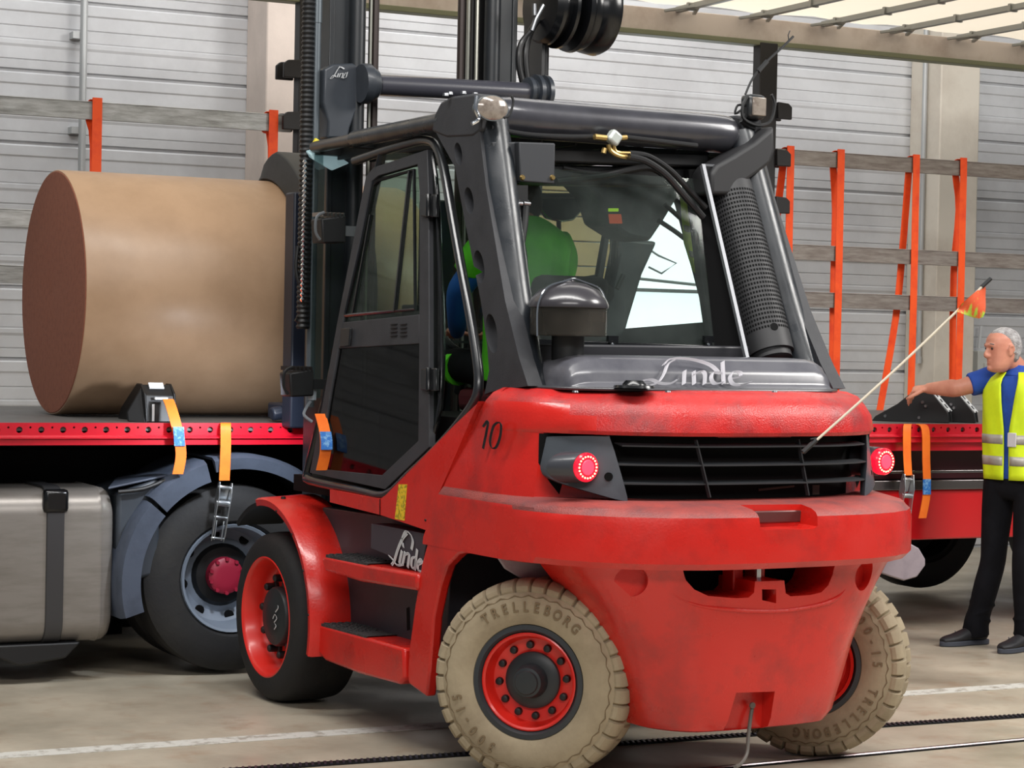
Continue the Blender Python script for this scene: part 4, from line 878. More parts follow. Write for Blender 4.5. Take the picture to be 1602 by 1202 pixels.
# warning vest hung on the right post, seen through the rear window
VY = mat('vest_lime', (172, 202, 40), .7, rgb2=(150, 180, 34), nscale=8)
vol([(1068, 305), (1080, 312), (1098, 340), (1112, 420), (1108, 438), (1088, 425), (1074, 380)], .80, .03, 'hanging_vest', VY, bev=.008)
vol([(1070, 352), (1098, 358), (1102, 368), (1072, 362)], .795, .008, 'vest_stripe', mat('vest_grey', (110, 116, 96), .5))
vol([(1078, 392), (1108, 398), (1110, 408), (1081, 402)], .795, .008, 'vest_stripe', mat('vest_grey', (110, 116, 96)))
mb = MB(); 
mb.tube([F(1015, 418, y=2.3), F(1035, 428, y=2.3), F(1058, 412, y=2.3), F(1030, 400, y=2.3), F(1012, 388, y=2.3)], .006, 6); mb.tube([F(980, 434, y=2.3), F(1092, 446, y=2.3)], .008, 6); P_('wiper', mb, mat('wiper_grey', (120, 126, 130), .4))
# ---- rear window, frame, hooks
RWy = lambda z: .22+(z-1.70)*.40
def RW(a, b, o=0): return FP(a, b, (0, .22-o, 1.70), (0, 1, -.40))
mb = MB(); mb.prism([RW(a, b) for a, b in [(800, 292), (835, 262), (1090, 280), (1118, 545), (830, 538)]], (0, .006, 0)); P_('rear_window', mb, glass('rear_pane', (236, 242, 238), haze=.07, hcol=(150, 158, 156)), smooth=0)
mb = MB(); mb.bar(RW(828, 536), RW(1180, 548), .03, .03); P_('window_sill', mb, BLKG, bev=.004)
mb = MB(); mb.prism([RW(a, b, -.02) for a, b in [(1078, 265), (1122, 262), (1180, 560), (1120, 560), (1112, 530), (1096, 420), (1085, 330)]], (0, .05, 0)); P_('rear_window_frame', mb, BLKM, bev=.006)
mb = MB(); mb.prism([RW(a, b, -.02) for a, b in [(790, 250), (806, 280), (826, 400), (836, 540), (826, 560), (800, 420)]], (0, .05, 0)); P_('rear_window_frame', mb, BLKM, bev=.006)
mb = MB(); mb.bar(RW(1099, 258, .14), RW(1168, 560, .14), .018, .018, up=(0, 1, 0)); mb.bar(RW(1098, 258, .14), RW(1132, 260, .14), .008, .01); P_('stay_bar', mb, mat('stay_metal', (120, 122, 126), .35, .5))
mb = MB()
for px in (958, 1108):
    mb = MB(); mb.box(RW(px, 531, .02), (.05, .02, .03)); mb.lathe([(0, .016), (.012, .014)], RW(px, 539, .02), (0, -1, 0), 14); cl = P_('window_clip', mb, BLKG)
    mb = MB(); mb.lathe([(0, .007), (.006, .005)], RW(px, 539, .034), (0, -1, 0), 8); mk('clip_bolt', mb, CHROME, cl)
mb = MB(); mb.prism([(-.70, .20, 1.60), (.62, .20, 1.60), (.62, .18, 1.81), (-.70, .18, 1.80)], (0, .06, 0)); P_('bulkhead', mb, mat('bulkhead_grey', (48, 48, 52), .4), bev=.01)
# ---- engine cover ridge and logo
mb = MB(); rings = []
for x, k in ((-.70, .3), (-.69, .62), (-.665, .82), (-.63, .94), (-.58, 1), (0, 1), (.53, 1), (.575, .95), (.605, .85), (.622, .68), (.63, .4)):
    pr = [(-.235, 0), (-.232, .012), (-.205, .03), (-.20, .04), (-.195, .07), (-.18, .095), (-.17, .10), (-.155, .125), (-.12, .142), (.0, .146), (.12, .13), (.16, 0)]
    cy = -.03; rings.append([(x, cy+(y-cy)*(.75+.25*k), 1.615+z*k) for y, z in pr])
mb.loft(rings); P_('engine_cover', mb, HOOD, smooth=50)
mb = MB(); pts = [(-.80, .05), (-.74, -.18), (-.62, -.32), (-.52, -.37), (-.40, -.385), (.40, -.385), (.50, -.36), (.64, -.22), (.66, .05)]
mb.prism([(x, y, 1.617) for x, y in pts], (0, 0, .014)); P_('cover_plate', mb, mat('cover_plate_grey', (60, 60, 64), .35, coat=.3), bev=.006)
mb = MB(); c = F(992, 607, z=1.633); mb.lathe([(0, .085), (.01, .08), (.012, .05), (.016, .048), (.03, .035), (.032, .001)], c, (0, 0, 1), 28); P_('filler_cap', mb, BLKG)
mb = MB()
for px in (900, 1045, 1212): mb = MB(); c = F(px, 614, z=1.633); mb.lathe([(0, .012), (.006, .010)], c, (0, 0, 1), 10); P_('cover_screw', mb, STEEL)
CY = -.215
st = [[(992, 600), (1000, 595), (1012, 594), (1024, 599), (1040, 600), (1052, 594)], [(1058, 563), (1045, 570), (1034, 585), (1022, 598), (1010, 602), (998, 603)], [(1038, 571), (1050, 562), (1072, 561), (1095, 565), (1112, 572), (1120, 582)],
      [(1068, 580), (1062, 601)], [(1082, 581), (1078, 601)], [(1081, 586), (1094, 581), (1098, 586), (1094, 601)], [(1124, 584), (1112, 583), (1106, 592), (1110, 600), (1122, 598)], [(1132, 566), (1124, 600)],
      [(1138, 592), (1152, 589), (1154, 583), (1144, 582), (1136, 590), (1138, 600), (1150, 602), (1166, 598)]]
def CV(a, b):
    p = F(a, b, y=-.20); k = (p.z-1.66)/.08; k = max(0, min(1, k)); return Vector((p.x, -.232+.045*k, p.z))
P_('lettering', brush(st, lambda a, b: CV(a, b), (.020, 0, .010), (0, -.004, .0), smooth=5), LOGOG, smooth=0)
# side logo on the dark panel
st = [[(612, 870), (618, 876), (624, 884), (632, 884)], [(640, 835), (632, 845), (625, 862), (620, 878), (616, 884)], [(632, 845), (638, 832), (645, 836), (649, 847), (647, 860)],
      [(633, 849), (634, 856)], [(632, 862), (628, 882)], [(637, 864), (633, 884)], [(637, 868), (643, 866), (643, 874), (641, 888)], [(654, 872), (648, 874), (647, 887), (652, 889), (654, 876)], [(656, 860), (652, 892)],
      [(657, 884), (663, 880), (662, 875), (658, 880), (657, 892), (662, 894)]]
P_('lettering', brush(st, lambda a, b: F(a-2, b, x=-.907), (0, .018, .008), (-.003, 0, 0), smooth=5), WHITE, smooth=0)
# number 10
st = [[(758, 668), (766, 660), (758, 702)], [(781, 661), (774, 668), (769, 690), (772, 701), (779, 699), (785, 682), (786, 664), (781, 661)]]
P_('lettering', brush(st, lambda a, b: F(a, b, x=-.927), (0, .017, .005), (-.006, 0, 0), smooth=6), BLK, smooth=0, label='black number 10')
# ---- beacon dome (air intake) on its stem
c = F(888, 560, y=.02); z0 = F(888, 526, y=.02).z; z1 = F(888, 480, y=.02).z; z2 = F(888, 441, y=.02).z; X = c.x
mb = MB(); mb.tube([(X, .02, 1.70), (X, .02, z0)], .068, 24); P_('intake_stem', mb, BLK)
mb = MB(); mb.lathe([(z0-.0, .155), (z0+.004, .160), (z1, .160), (z1, .150), (z0+.01, .150)], (X, .02, 0), (0, 0, 1), 40); P_('intake_bowl', mb, glass('bowl_clear', (196, 192, 184), haze=.16, hcol=(150, 146, 138)))
mb = MB(); mb.lathe([(z0+.002, .09), (z1-.02, .11)], (X, .02, 0), (0, 0, 1), 24); mb.box((X+.07, -.09, (z0+z1)/2+.02), (.08, .01, .04)); P_('intake_core', mb, mat('core_brown', (70, 64, 58), .6))
mb = MB(); mb.lathe([(z1-.004, .166), (z1+.006, .168), (z1+.03, .158), (z1+.07, .125), (z2-.008, .07), (z2, .03), (z2+.004, .022), (z2+.012, .02), (z2+.012, .001)], (X, .02, 0), (0, 0, 1), 40); P_('intake_cap', mb, mat('cap_grey', (54, 52, 56), .28, coat=.4))
mb = MB(); mb.tube([(X-.172, -.02, z0-.002), (X-.172, -.02, z1), (X-.13, -.02, z1+.075), (X-.05, -.02, z2+.0), (X, -.02, z2+.012), (X+.05, -.02, z2), (X+.13, -.02, z1+.075), (X+.168, -.02, z1)], .004, 6, smooth=4); P_('intake_clamp', mb, CHROME)
# ---- perforated exhaust guard inside the right post
a = F(1206, 555, y=.16); b = F(1141, 292, y=.52); ax = (b-a).normalized(); L_ = (b-a).length; r = .106
mb = MB(); mb.lathe([(0, r*1.0), (L_*.98, r), (L_, r*.98)], a, ax, 40, up=(0, -1, 0)); mb.lathe([(-.03, r*.86), (0.01, r*.86)], a, ax, 30, mi=0)
u = Vector((0, -1, 0)); u = (u-ax*u.dot(ax)).normalized(); v = ax.cross(u)
for i in range(34):
    for j in range(-12, 13):
        if i < 1: continue
        q = math.radians(j*7.2); d = u*math.cos(q)+v*math.sin(q); tg = -u*math.sin(q)+v*math.cos(q); p = a+ax*(.075+i*(L_-.12)/34)+d*(r+.0008)
        mb.add([p-tg*.0042-ax*.0055, p+tg*.0042-ax*.0055, p+tg*.0042+ax*.0055, p-tg*.0042+ax*.0055], [(0, 1, 2, 3)], 1)
mb.lathe([(0, .018), (.003, .018)], a+ax*.09+(u*.96-v*.25).normalized()*(r-.001), (u*.96-v*.25), 14, mi=1)
P_('exhaust_guard', mb, [mat('exhaust_black', (38, 38, 40), .55), BLKM])
mb = MB(); mb.prism([F(a_, b_, y=.42) for a_, b_ in [(1112, 305), (1113, 272), (1122, 258), (1150, 242), (1182, 222), (1212, 196), (1213, 236), (1206, 256), (1188, 270), (1168, 284), (1166, 306)]], (0, .17, 0)); P_('exhaust_elbow', mb, mat('exhaust_black', (38, 38, 40)), bev=.018, bseg=3)
# ---- control box, roof lights, hydraulic block, hoses
mb = MB(); mb.prism([F(q, r_, y=.42) for q, r_ in [(812, 222), (869, 224), (868, 288), (814, 284)]], (0, .16, 0)); mb.prism([F(q, r_, y=.46) for q, r_ in [(770, 222), (814, 222), (814, 288), (780, 280)]], (0, .14, 0)); P_('control_box', mb, mat('box_charcoal', (52, 54, 58), .5), bev=.006)
mb = MB()
for q in (817, 864): mb.lathe([(0, .013), (.01, .009)], F(q, 278, y=.42), (0, -1, 0), 12)
P_('box_screw', mb, BRASS)
mb = MB(); mb.prism([F(q, r_, y=.42) for q, r_ in [(795, 290), (826, 290), (826, 318), (800, 316)]], (0, .1, 0)); mb.tube([F(808, 314, y=.44), F(806, 350, y=.42), F(812, 388, y=.40), F(815, 440, y=.34)], .022, 10, smooth=4); mb.tube([F(822, 314, y=.44), F(820, 350, y=.42), F(814, 388, y=.40)], .018, 10, smooth=4); P_('cable_loom', mb, BLK)
mb = MB()
for px, py in ((812, 318), (824, 318), (812, 382), (817, 402)): mb.tube([F(px-5, py, y=.40), F(px+5, py+1, y=.40)], .009, 8)
P_('cable_clip', mb, STEEL)
LAMPB = mat('lamp_body', (36, 38, 40), .35, coat=.3); LENS = mat('lamp_lens', (150, 140, 130), .12, .2, rgb2=(104, 92, 84), nscale=20, coat=.6)
c = F(771, 169, y=.42); mb = MB(); rings = []
for t, rx, rz in ((.10, .035, .03), (.07, .062, .045), (.02, .077, .055), (0, .078, .056)): rings.append([c+Vector((math.cos(2*PI*k/28)*rx, t, math.sin(2*PI*k/28)*rz)) for k in range(28)])
mb.loft(rings); la = P_('work_lamp', mb, mat('lamp_taped', (110, 116, 118), .3, .3))
mb = MB(); mb.loft([[c+Vector((math.cos(2*PI*k/28)*rx, t, math.sin(2*PI*k/28)*rz)) for k in range(28)] for t, rx, rz in ((-.001, .074, .052), (-.012, .05, .035), (-.016, .001, .001))]); mk('lens', mb, LENS, la)
mb = MB(); mb.tube([F(746, 150, y=.42), F(744, 170, y=.42), F(749, 186, y=.42), F(738, 194, y=.42)], .009, 8, smooth=4); mk('lamp_bracket', mb, CHROME, la)
mb = MB(); mb.tube([F(800, 150, y=.42), F(803, 160, y=.42), F(797, 180, y=.42), F(788, 184, y=.42)], .006, 6, smooth=4); mk('lamp_bracket', mb, BLK, la)
mb = MB()
for px, py in ((697, 150), (704, 148), (725, 147), (743, 149)): mb.lathe([(0, .014), (.012, .012)], F(px, py, y=.80), (0, 0, 1), 8)
P_('corner_bolt', mb, STEEL)
c = F(1184, 167, y=.50); mb = MB(); mb.box(c+Vector((0, .03, 0)), (.10, .08, .115)); la = P_('work_lamp', mb, LAMPB, bev=.02)
mb = MB(); mb.box(c+Vector((.004, -.013, 0)), (.075, .012, .085)); mk('lens', mb, LENS, la, bev=.004)
mb = MB(); mb.tube([F(1170, 150, y=.5), F(1162, 165, y=.5), F(1163, 185, y=.5), F(1185, 196, y=.5), F(1205, 190, y=.5), F(1212, 165, y=.5), F(1207, 148, y=.5)], .008, 6, smooth=4); mb.tube([F(1166, 180, y=.52), F(1160, 190, y=.52), F(1172, 198, y=.52), F(1180, 200, y=.52)], .014, 6); mb.tube([F(1160, 172, y=.52), F(1150, 178, y=.52), F(1154, 165, y=.52), F(1166, 165, y=.52)], .006, 6, smooth=3); mk('lamp_bracket', mb, BLK, la)
mb = MB(); mb.tube([F(1166, 148, y=.55), F(1178, 122, y=.55), F(1200, 96, y=.55), F(1224, 74, y=.55), F(1241, 57, y=.55)], .006, 6, smooth=4); mb.tube([F(1234, 63, y=.55), F(1233, 55, y=.55), F(1236, 48, y=.55)], .003, 6); mb.tube([F(1186, 112, y=.55), F(1200, 96, y=.55)], .012, 6); P_('aerial', mb, BLK)
mb = MB(); mb.box(F(960, 216, y=.46), (.06, .05, .06), Matrix.Rotation(.6, 3, 'Y')); P_('valve_block', mb, mat('valve_pale', (200, 206, 200), .35, .4), bev=.012)
mb = MB(); mb.tube([F(930, 214, y=.46), F(948, 216, y=.46)], .014, 8); mb.tube([F(968, 216, y=.46), F(980, 215, y=.46)], .012, 8); mb.tube([F(952, 226, y=.46), F(955, 236, y=.46), F(968, 244, y=.46), F(984, 246, y=.46)], .011, 8, smooth=4); mb.tube([F(946, 232, y=.46), F(944, 240, y=.46)], .012, 8); mb.tube([F(960, 226, y=.46), F(964, 238, y=.46), F(985, 240, y=.46)], .009, 8, smooth=3); P_('valve_pipe', mb, BRASS)
HOSE = mat('hose_black', (24, 24, 25), .4, coat=.2)
hoses = [([(768, 200), (820, 210), (880, 214), (930, 214)], .50, .012), ([(980, 215), (1040, 222), (1090, 228)], .50, .012), ([(984, 245), (1010, 252), (1040, 272), (1065, 300), (1100, 340)], .44, .016), ([(984, 240), (1015, 245), (1050, 268), (1080, 300), (1104, 325)], .48, .014), ([(870, 284), (940, 276), (1010, 262), (1040, 275)], .60, .016), ([(880, 262), (940, 270), (1000, 256)], .66, .012), ([(1030, 345), (1060, 365), (1085, 385)], .9, .012), ([(1040, 320), (1068, 345), (1082, 362)], .9, .012)]
for pts, y, r_ in hoses:
    mb = MB(); mb.tube([F(a, b, y=y) for a, b in pts], r_, 10, smooth=5); P_('hydraulic_hose', mb, HOSE)
mb = MB(); mb.prism([F(a, b, y=.62) for a, b in [(860, 232), (1110, 240), (1108, 262), (862, 254)]], (0, .1, 0)); mb.prism([F(a, b, y=.66) for a, b in [(840, 258), (1110, 262), (1108, 292), (842, 288)]], (0, .16, 0)); P_('roof_crossmember', mb, BLK, bev=.01)
# two side work lamps on the door pillar, left
for px, py, yy in ((520, 357, 2.05), (470, 598, 2.25)):
    c = F(px, py, y=yy); mb = MB(); mb.prism([c+Vector((x, 0, z)) for x, z in ((-.06, .045), (.075, .065), (.075, -.07), (-.05, -.075))], (0, .13, 0)); la = P_('side_work_lamp', mb, BLK, bev=.008)
    mb = MB()
    for k in range(6): mb.box(c+Vector((-.05+.022*k, .06, .068)), (.006, .13, .02))
    mk('cooling_fin', mb, STEEL if py < 400 else BLK, la)
    mb = MB(); mb.tube([c+Vector((-.07, -.01, -.06)), c+Vector((-.095, -.01, -.02)), c+Vector((-.09, -.01, .05)), c+Vector((-.05, -.01, .075))], .008, 6, smooth=3); mb.box(c+Vector((.11, .02, -.01)), (.1, .02, .05)); mk('lamp_bracket', mb, mat('bracket_grey', (110, 114, 118), .4, .4) if py < 400 else BLK, la)
mb = MB(); mb.tube([F(489, 604, y=2.3), F(488, 626, y=2.3)], .022, 8); mb.tube([F(486, 628, y=2.3), F(478, 640, y=2.3), F(476, 650, y=2.3), F(488, 660, y=2.3)], .008, 6, smooth=3); P_('lamp_cable', mb, mat('cable_grey', (166, 176, 186), .4))
# small flood lamp with tape under the roof tip
c = F(505, 240, y=2.42); mb = MB(); mb.prism([F(a, b, y=2.42) for a, b in [(484, 240), (505, 234), (548, 256), (520, 268), (490, 250)]], (0, .06, .02)); P_('headlamp', mb, mat('lamp_glow', (170, 196, 200), .15, .1, emis=(190, 225, 235), estr=.25), bev=.01)
mb = MB(); mb.box(F(496, 227, y=2.40), (.05, .02, .05), Matrix.Rotation(.5, 3, 'Y')); mb.box(F(506, 232, y=2.40), (.03, .02, .03)); P_('yellow_tag', mb, mat('tag_yellow', (226, 210, 60), .5))
mb = MB(); mb.prism([(-.72, 2.30, 1.5), (-.72, 2.30, 2.74), (-.60, 2.44, 2.74), (-.60, 2.44, 1.5)], (.004, 0, 0)); P_('side_screen', mb, glass('side_screen', (190, 205, 205), haze=.12), smooth=0)
# ---- mast
MST = mat('mast_black', (25, 29, 33), .38, rgb2=(18, 20, 23), nscale=4, coat=.2)
MSD = mat('mast_dark', (12, 12, 13), .5)
SIL = mat('mast_edge', (170, 170, 160), .3, .8)
ZT = 4.5
for sd in (-1, 1):
    mb = MB(); x = sd*.54
    mb.box((x-sd*.0, 2.62, (ZT+.15)/2), (.02 if 0 else .03, .24, ZT-.15)); mb.box((x-sd*.055, 2.52, (ZT+.15)/2), (.13, .025, ZT-.15)); mb.box((x-sd*.055, 2.73, (ZT+.15)/2), (.13, .025, ZT-.15)); P_('mast_outer_rail', mb, MST, bev=.004)
    mb = MB(); x = sd*.42; mb.box((x, 2.66, (ZT+.2)/2), (.03, .17, ZT-.2)); mb.box((x-sd*.05, 2.59, (ZT+.2)/2), (.1, .02, ZT-.2)); mb.box((x-sd*.05, 2.74, (ZT+.2)/2), (.1, .02, ZT-.2)); P_('mast_inner_rail', mb, MSD, bev=.004)
    mb = MB(); mb.tube([(sd*.40, 2.50, .3), (sd*.40, 2.50, ZT)], .045, 14); P_('lift_cylinder', mb, MST)
    mb = MB(); mb.tube([(sd*.34, 2.56, .3), (sd*.34, 2.56, ZT)], .012, 8); mb.box((sd*.29, 2.57, 2.3), (.012, .02, 4.0)); P_('guide_strip', mb, SIL)
    mb = MB(); mb.tube([(sd*.255, 2.58, .3), (sd*.255, 2.58, ZT)], .02, 8); P_('lift_chain', mb, mat('chain_dark', (60, 52, 50), .4, .5))
for x0, y0, r_, m in ((-.62, 2.52, .024, mat('pipe_slate', (96, 104, 110), .3, .3)), (-.675, 2.50, .032, BLK)):
    mb = MB()
    if m is BLK:
        P = []; 
        mb.lathe([(z*.0125, r_+(.004 if z % 2 else -.003)) for z in range(int(1.9/.0125))], (x0, y0, 1.55+.3), (0, 0, 1), 12)
    else: mb.tube([(x0, y0, 1.45), (x0, y0, 3.42)], r_, 12); mb.tube([(x0, y0, 3.42), (x0, y0, ZT)], r_+.004, 12)
    P_('corrugated_hose' if m is BLK else 'hose_pipe', mb, m)
mb = MB()
z = 2.0
while z < 2.72: mb.lathe([(-.012, .004), (0, .013), (.012, .004)], (-.70, 2.46, z), (0, 0, 1), 8); z += .025
P_('bead_chain', mb, CHROME)
mb = MB(); mb.tube([F(466, 385, y=2.5), F(463, 420, y=2.5), F(470, 450, y=2.5), F(482, 475, y=2.5), F(478, 505, y=2.5), F(462, 500, y=2.5)], .010, 8, smooth=4); P_('loose_cable', mb, BLK)
mb = MB(); 
for z in (.5, 1.3): mb.box((0, 2.70, z), (1.0, .08, .16))
P_('mast_crossbar', mb, MSD, bev=.006)
# pivot arm with wordmark and the cross tube
PA = mat('pivot_grey', (52, 57, 64), .4, rgb2=(44, 48, 54), nscale=3, coat=.15)
YP = 2.46
mb = MB(); arm = [(508, 108), (522, 100), (552, 99), (568, 106), (578, 122), (578, 138), (570, 158), (556, 178), (548, 200), (545, 216), (512, 216), (514, 190), (506, 160)]
mb.prism([F(a, b, y=YP) for a, b in arm], (0, .10, 0)); P_('pivot_arm', mb, PA, bev=.01)
a = F(556, 122, y=YP-.05); b = F(845, 146, y=YP-.05); b.z = a.z
def ZY(px, py): return F(px, py, y=YP-.05)
mb = MB(); mb.tube([ZY(592, 133), ZY(838, 146)], .054, 24); P_('cross_tube', mb, mat('tube_grey', (58, 58, 66), .32, coat=.3))
mb = MB(); A = (ZY(838, 146)-ZY(592, 133)).normalized(); o = ZY(572, 131); mb.lathe([(-.03, .098), (-.01, .104), (.015, .104), (.022, .09), (.035, .09), (.042, .078), (.055, .078), (.065, .066), (.07, .05)], o, A, 36); P_('pivot_collar', mb, PA)
o = ZY(824, 143); mb = MB(); mb.lathe([(-.005, .054), (0, .075), (.02, .078), (.022, .066), (.045, .066), (.047, .092), (.07, .092), (.072, .07), (.10, .07), (.10, .092), (.125, .09), (.13, .05)], o, A, 36); P_('pivot_collar', mb, PA)
st = [[(516, 123), (521, 118), (525, 120)], [(531, 104), (526, 112), (521, 121), (517, 123)], [(527, 110), (532, 105), (538, 108)], [(529, 115), (527, 121)], [(532, 115), (530, 121)], [(532, 116), (536, 115), (534, 122)], [(540, 114), (536, 122), (541, 121)], [(543, 113), (541, 121)]]
P_('lettering', brush(st, lambda a, b: F(a, b, y=YP-.004), (.006, 0, .004), (0, -.003, 0), smooth=4), WHITE, smooth=0)
mb = MB(); mb.box((.72, 2.60, 3.3), (.02, .2, 1.6)); mb.tube([F(818, 130, y=2.5), F(812, 100, y=2.5), F(815, 70, y=2.5), F(830, 50, y=2.5)], .018, 10, smooth=4); mb.tube([F(826, 130, y=2.5), F(822, 90, y=2.5), F(828, 55, y=2.5), F(842, 30, y=2.5)], .018, 10, smooth=4)
P_('mast_hose', mb, HOSE)
mb = MB()
for k in range(3): x = F(838+8*k, 100, y=2.6).x; mb.tube([(x, 2.6, 2.9), (x, 2.6, ZT)], .016, 8)
P_('mast_hose', mb, HOSE)
# hose reel at the top of the mast
o = F(845, 8, y=2.5); A = Vector((1, 0, 0)); mb = MB(); mb.lathe([(0, .19), (.03, .215), (.05, .215), (.055, .19), (.10, .185), (.105, .225), (.125, .225), (.13, .10), (.18, .10), (.185, .235), (.21, .24), (.23, .22), (.25, .225), (.27, .22), (.29, .235), (.36, .245), (.385, .235), (.39, .05)], o, A, 48); P_('hose_reel', mb, BLKG)
mb = MB(); mb.tube([F(850, 8, y=2.3), F(838, 30, y=2.3), F(832, 48, y=2.3)], .012, 8); mb.tube([F(836, 6, y=2.3), F(836, 24, y=2.3)], .012, 8); P_('hose_fitting', mb, STEEL)
# ---- carriage and clamp arms round the roll (roll axis is world x)
GI = G.inverted()
def WF(p): return GI @ Vector(p)
mb = MB(); mb.box((-.40, 2.93, 1.95), (.34, .12, 1.25)); mb.box((.40, 2.93, 1.95), (.34, .12, 1.25)); mb.box((0, 2.93, 1.55), (.7, .10, .40)); mb.box((-.3, 3.04, 1.7), (.2, .16, .6)); mb.box((.3, 3.04, 1.7), (.2, .16, .6)); P_('carriage', mb, mat('carriage_navy', (26, 32, 46), .45), bev=.01)
CL = mat('clamp_black', (52, 54, 55), .6, rgb2=(40, 42, 43), nscale=5)
xa, xb = -.48, -.10
mb = MB(); rings = []
for k in range(26):
    a = math.radians(195-(195-84)*k/25); th = .02+.15*min(1, (25-k)/4.0)**.5
    ri = RR+.008; ro = RR+.008+th
    f = lambda r_, x: WF((x, RY+math.cos(a)*r_, RZ+math.sin(a)*r_))
    rings.append([f(ri, xa), f(ro, xa+.02), f(ro, xb), f(ri, xb)])
mb.loft(rings); P_('clamp_arm', mb, CL, bev=.008, smooth=40)
mb = MB(); rings = []
for k in range(14):
    a = math.radians(186+58*k/13); f = lambda r_, x: WF((x, RY+math.cos(a)*r_, RZ+math.sin(a)*r_)); rings.append([f(RR+.006, -.36), f(RR+.05, -.36), f(RR+.05, .3), f(RR+.006, .3)])
mb.loft(rings); P_('clamp_pad', mb, mat('carriage_navy', (26, 32, 46)))
mb = MB(); q = WF((0, 3.2, DZ+.002)); mb.box((-.28, 3.12, DZ+.06), (.5, .30, .09)); mb.tube([(-.58, 3.1, DZ+.045), (-.42, 3.1, DZ+.07)], .04, 10); P_('clamp_foot', mb, mat('carriage_navy', (26, 32, 46)), bev=.015)
# ---- flag whip clipped in the grille, and earthing cable
a = F(1256, 708, y=-.66); b = F(1550, 436, y=-.85)
mb = MB(); mb.tube([a, a.lerp(b, .5)+Vector((0, 0, -.012)), b], .0055, 8, smooth=6); fp = P_('flag_pole', mb, mat('fibre_rod', (206, 196, 176), .45))
mb = MB(); mb.tube([a-(b-a).normalized()*.0, a.lerp(b, .07)], .011, 8); mb.tube([b.lerp(a, .05), b], .009, 8); mb.tube([a.lerp(b, .06)-Vector((.02, 0, -.01)), a.lerp(b, .06)+Vector((.03, 0, .015))], .004, 6); mk('pole_tip', mb, BLK, fp)
mb = MB(); FLG = mat('flag_lime', (160, 196, 60), .7, rgb2=(214, 84, 40), nscale=7, thr=(.52, .56), stretch=(1, 1, .3))
g = [[(1544, 445), (1541, 462), (1543, 480), (1540, 500)], [(1532, 452), (1528, 470), (1527, 486), (1524, 498)], [(1518, 464), (1515, 476), (1512, 486), (1510, 492)], [(1502, 478), (1500, 484), (1498, 486), (1496, 488)]]
vs = []; 
for i, r_ in enumerate(g):
    for j, (q, w_) in enumerate(r_): vs.append(F(q, w_, y=-.85+.02*math.sin(i*2+j*1.7)))
fs = [(i*4+j, i*4+j+1, (i+1)*4+j+1, (i+1)*4+j) for i in range(3) for j in range(3)]
mb.add(vs+[v_+Vector((0, .003, 0)) for v_ in vs], fs+[tuple(k+16 for k in f_[::-1]) for f_ in fs]); mk('flag', mb, FLG, fp, sub=1)
mb = MB(); mb.tube([F(1177, 1106, y=-.56), F(1174, 1125, y=-.57), F(1171, 1150, y=-.58), F(1168, 1180, y=-.60), F(1158, 1196, y=-.64), F(1150, 1200, y=-.70)], .008, 8, smooth=5); mb.lathe([(-.004, .013), (.004, .013)], F(1177, 1104, y=-.57), (0, 1, 0), 12); P_('earthing_cable', mb, mat('cable_dull', (96, 92, 86), .5))

# the lower side lamp is switched on and lights rail, strap and mudguard
sl = bpy.data.lights.new('side_lamp_beam', 'SPOT'); sl.energy = 55; sl.spot_size = math.radians(118); sl.spot_blend = .9; sl.shadow_soft_size = .05; sl.color = (.86, .92, 1.0)
so = bpy.data.objects.new('side_lamp_beam', sl); COL.objects.link(so); p0 = G @ (F(470, 598, y=2.25)+Vector((-.13, .06, 0))); so.location = p0
so.rotation_euler = (W(335, 720, y=2.95)-p0).to_track_quat('-Z', 'Y').to_euler()

# orange strap end with its tag hanging outside the lower front corner of the door
P = [G @ D(a, b, .035) for a, b in [(501, 648), (506, 666), (509, 684), (509, 708), (503, 736)]]; o0 = P[0].copy()
e = empty('lashing_strap', o0, label='orange strap end with blue tag over the lower front corner of the cab door', cat='strap')
mb = MB(); mb.ribbon([p-o0 for p in P], .056, .004, (1, 0, 0), smooth=4); mk('webbing', mb, ORL, e)
mb = MB(); mb.ribbon([(G @ D(a, b, .04))-o0 for a, b in [(509, 676), (511, 690), (511, 704)]], .057, .006, (1, 0, 0), smooth=2); mk('tag', mb, BLUE, e, label='blue printed label')
# ------------------------------------------------------------------ people
SKIN = mat('skin', (206, 142, 118), .5, rgb2=(190, 120, 100), nscale=9, thr=(.4, .75), bump=.05, bscale=60)
def sweep(mb, st, seg=20, k=4, cap=True):
    """st: (centre, half width a, half width b, direction of a) along a limb or trunk"""
    C_, _ = resample([Vector(s[0]) for s in st], k); A_, _ = resample([Vector((s[1], s[2], 0)) for s in st], k); D_, _ = resample([Vector(s[3]) for s in st], k)
    rings = []; n = len(C_)
    for i in range(n):
        t = (C_[min(i+1, n-1)]-C_[max(i-1, 0)]).normalized(); a = D_[i]; a = (a-t*a.dot(t)).normalized(); b = t.cross(a)
        rings.append([C_[i]+a*math.cos(q)*A_[i].x+b*math.sin(q)*A_[i].y for q in [2*PI*j/seg for j in range(seg)]])
    mb.loft(rings, cap=cap)
def ball(mb, c, rx, ry=None, rz=None, R=None, seg=16):
    ry = ry or rx; rz = rz or rx; rings = []
    for i in range(1, 10):
        ph = PI*i/10; ring_ = []
        for j in range(seg):
            q = 2*PI*j/seg; p = Vector((rx*math.sin(ph)*math.cos(q), ry*math.sin(ph)*math.sin(q), rz*math.cos(ph))); ring_.append(Vector(c)+(R @ p if R else p))
        rings.append(ring_)
    mb.loft(rings)
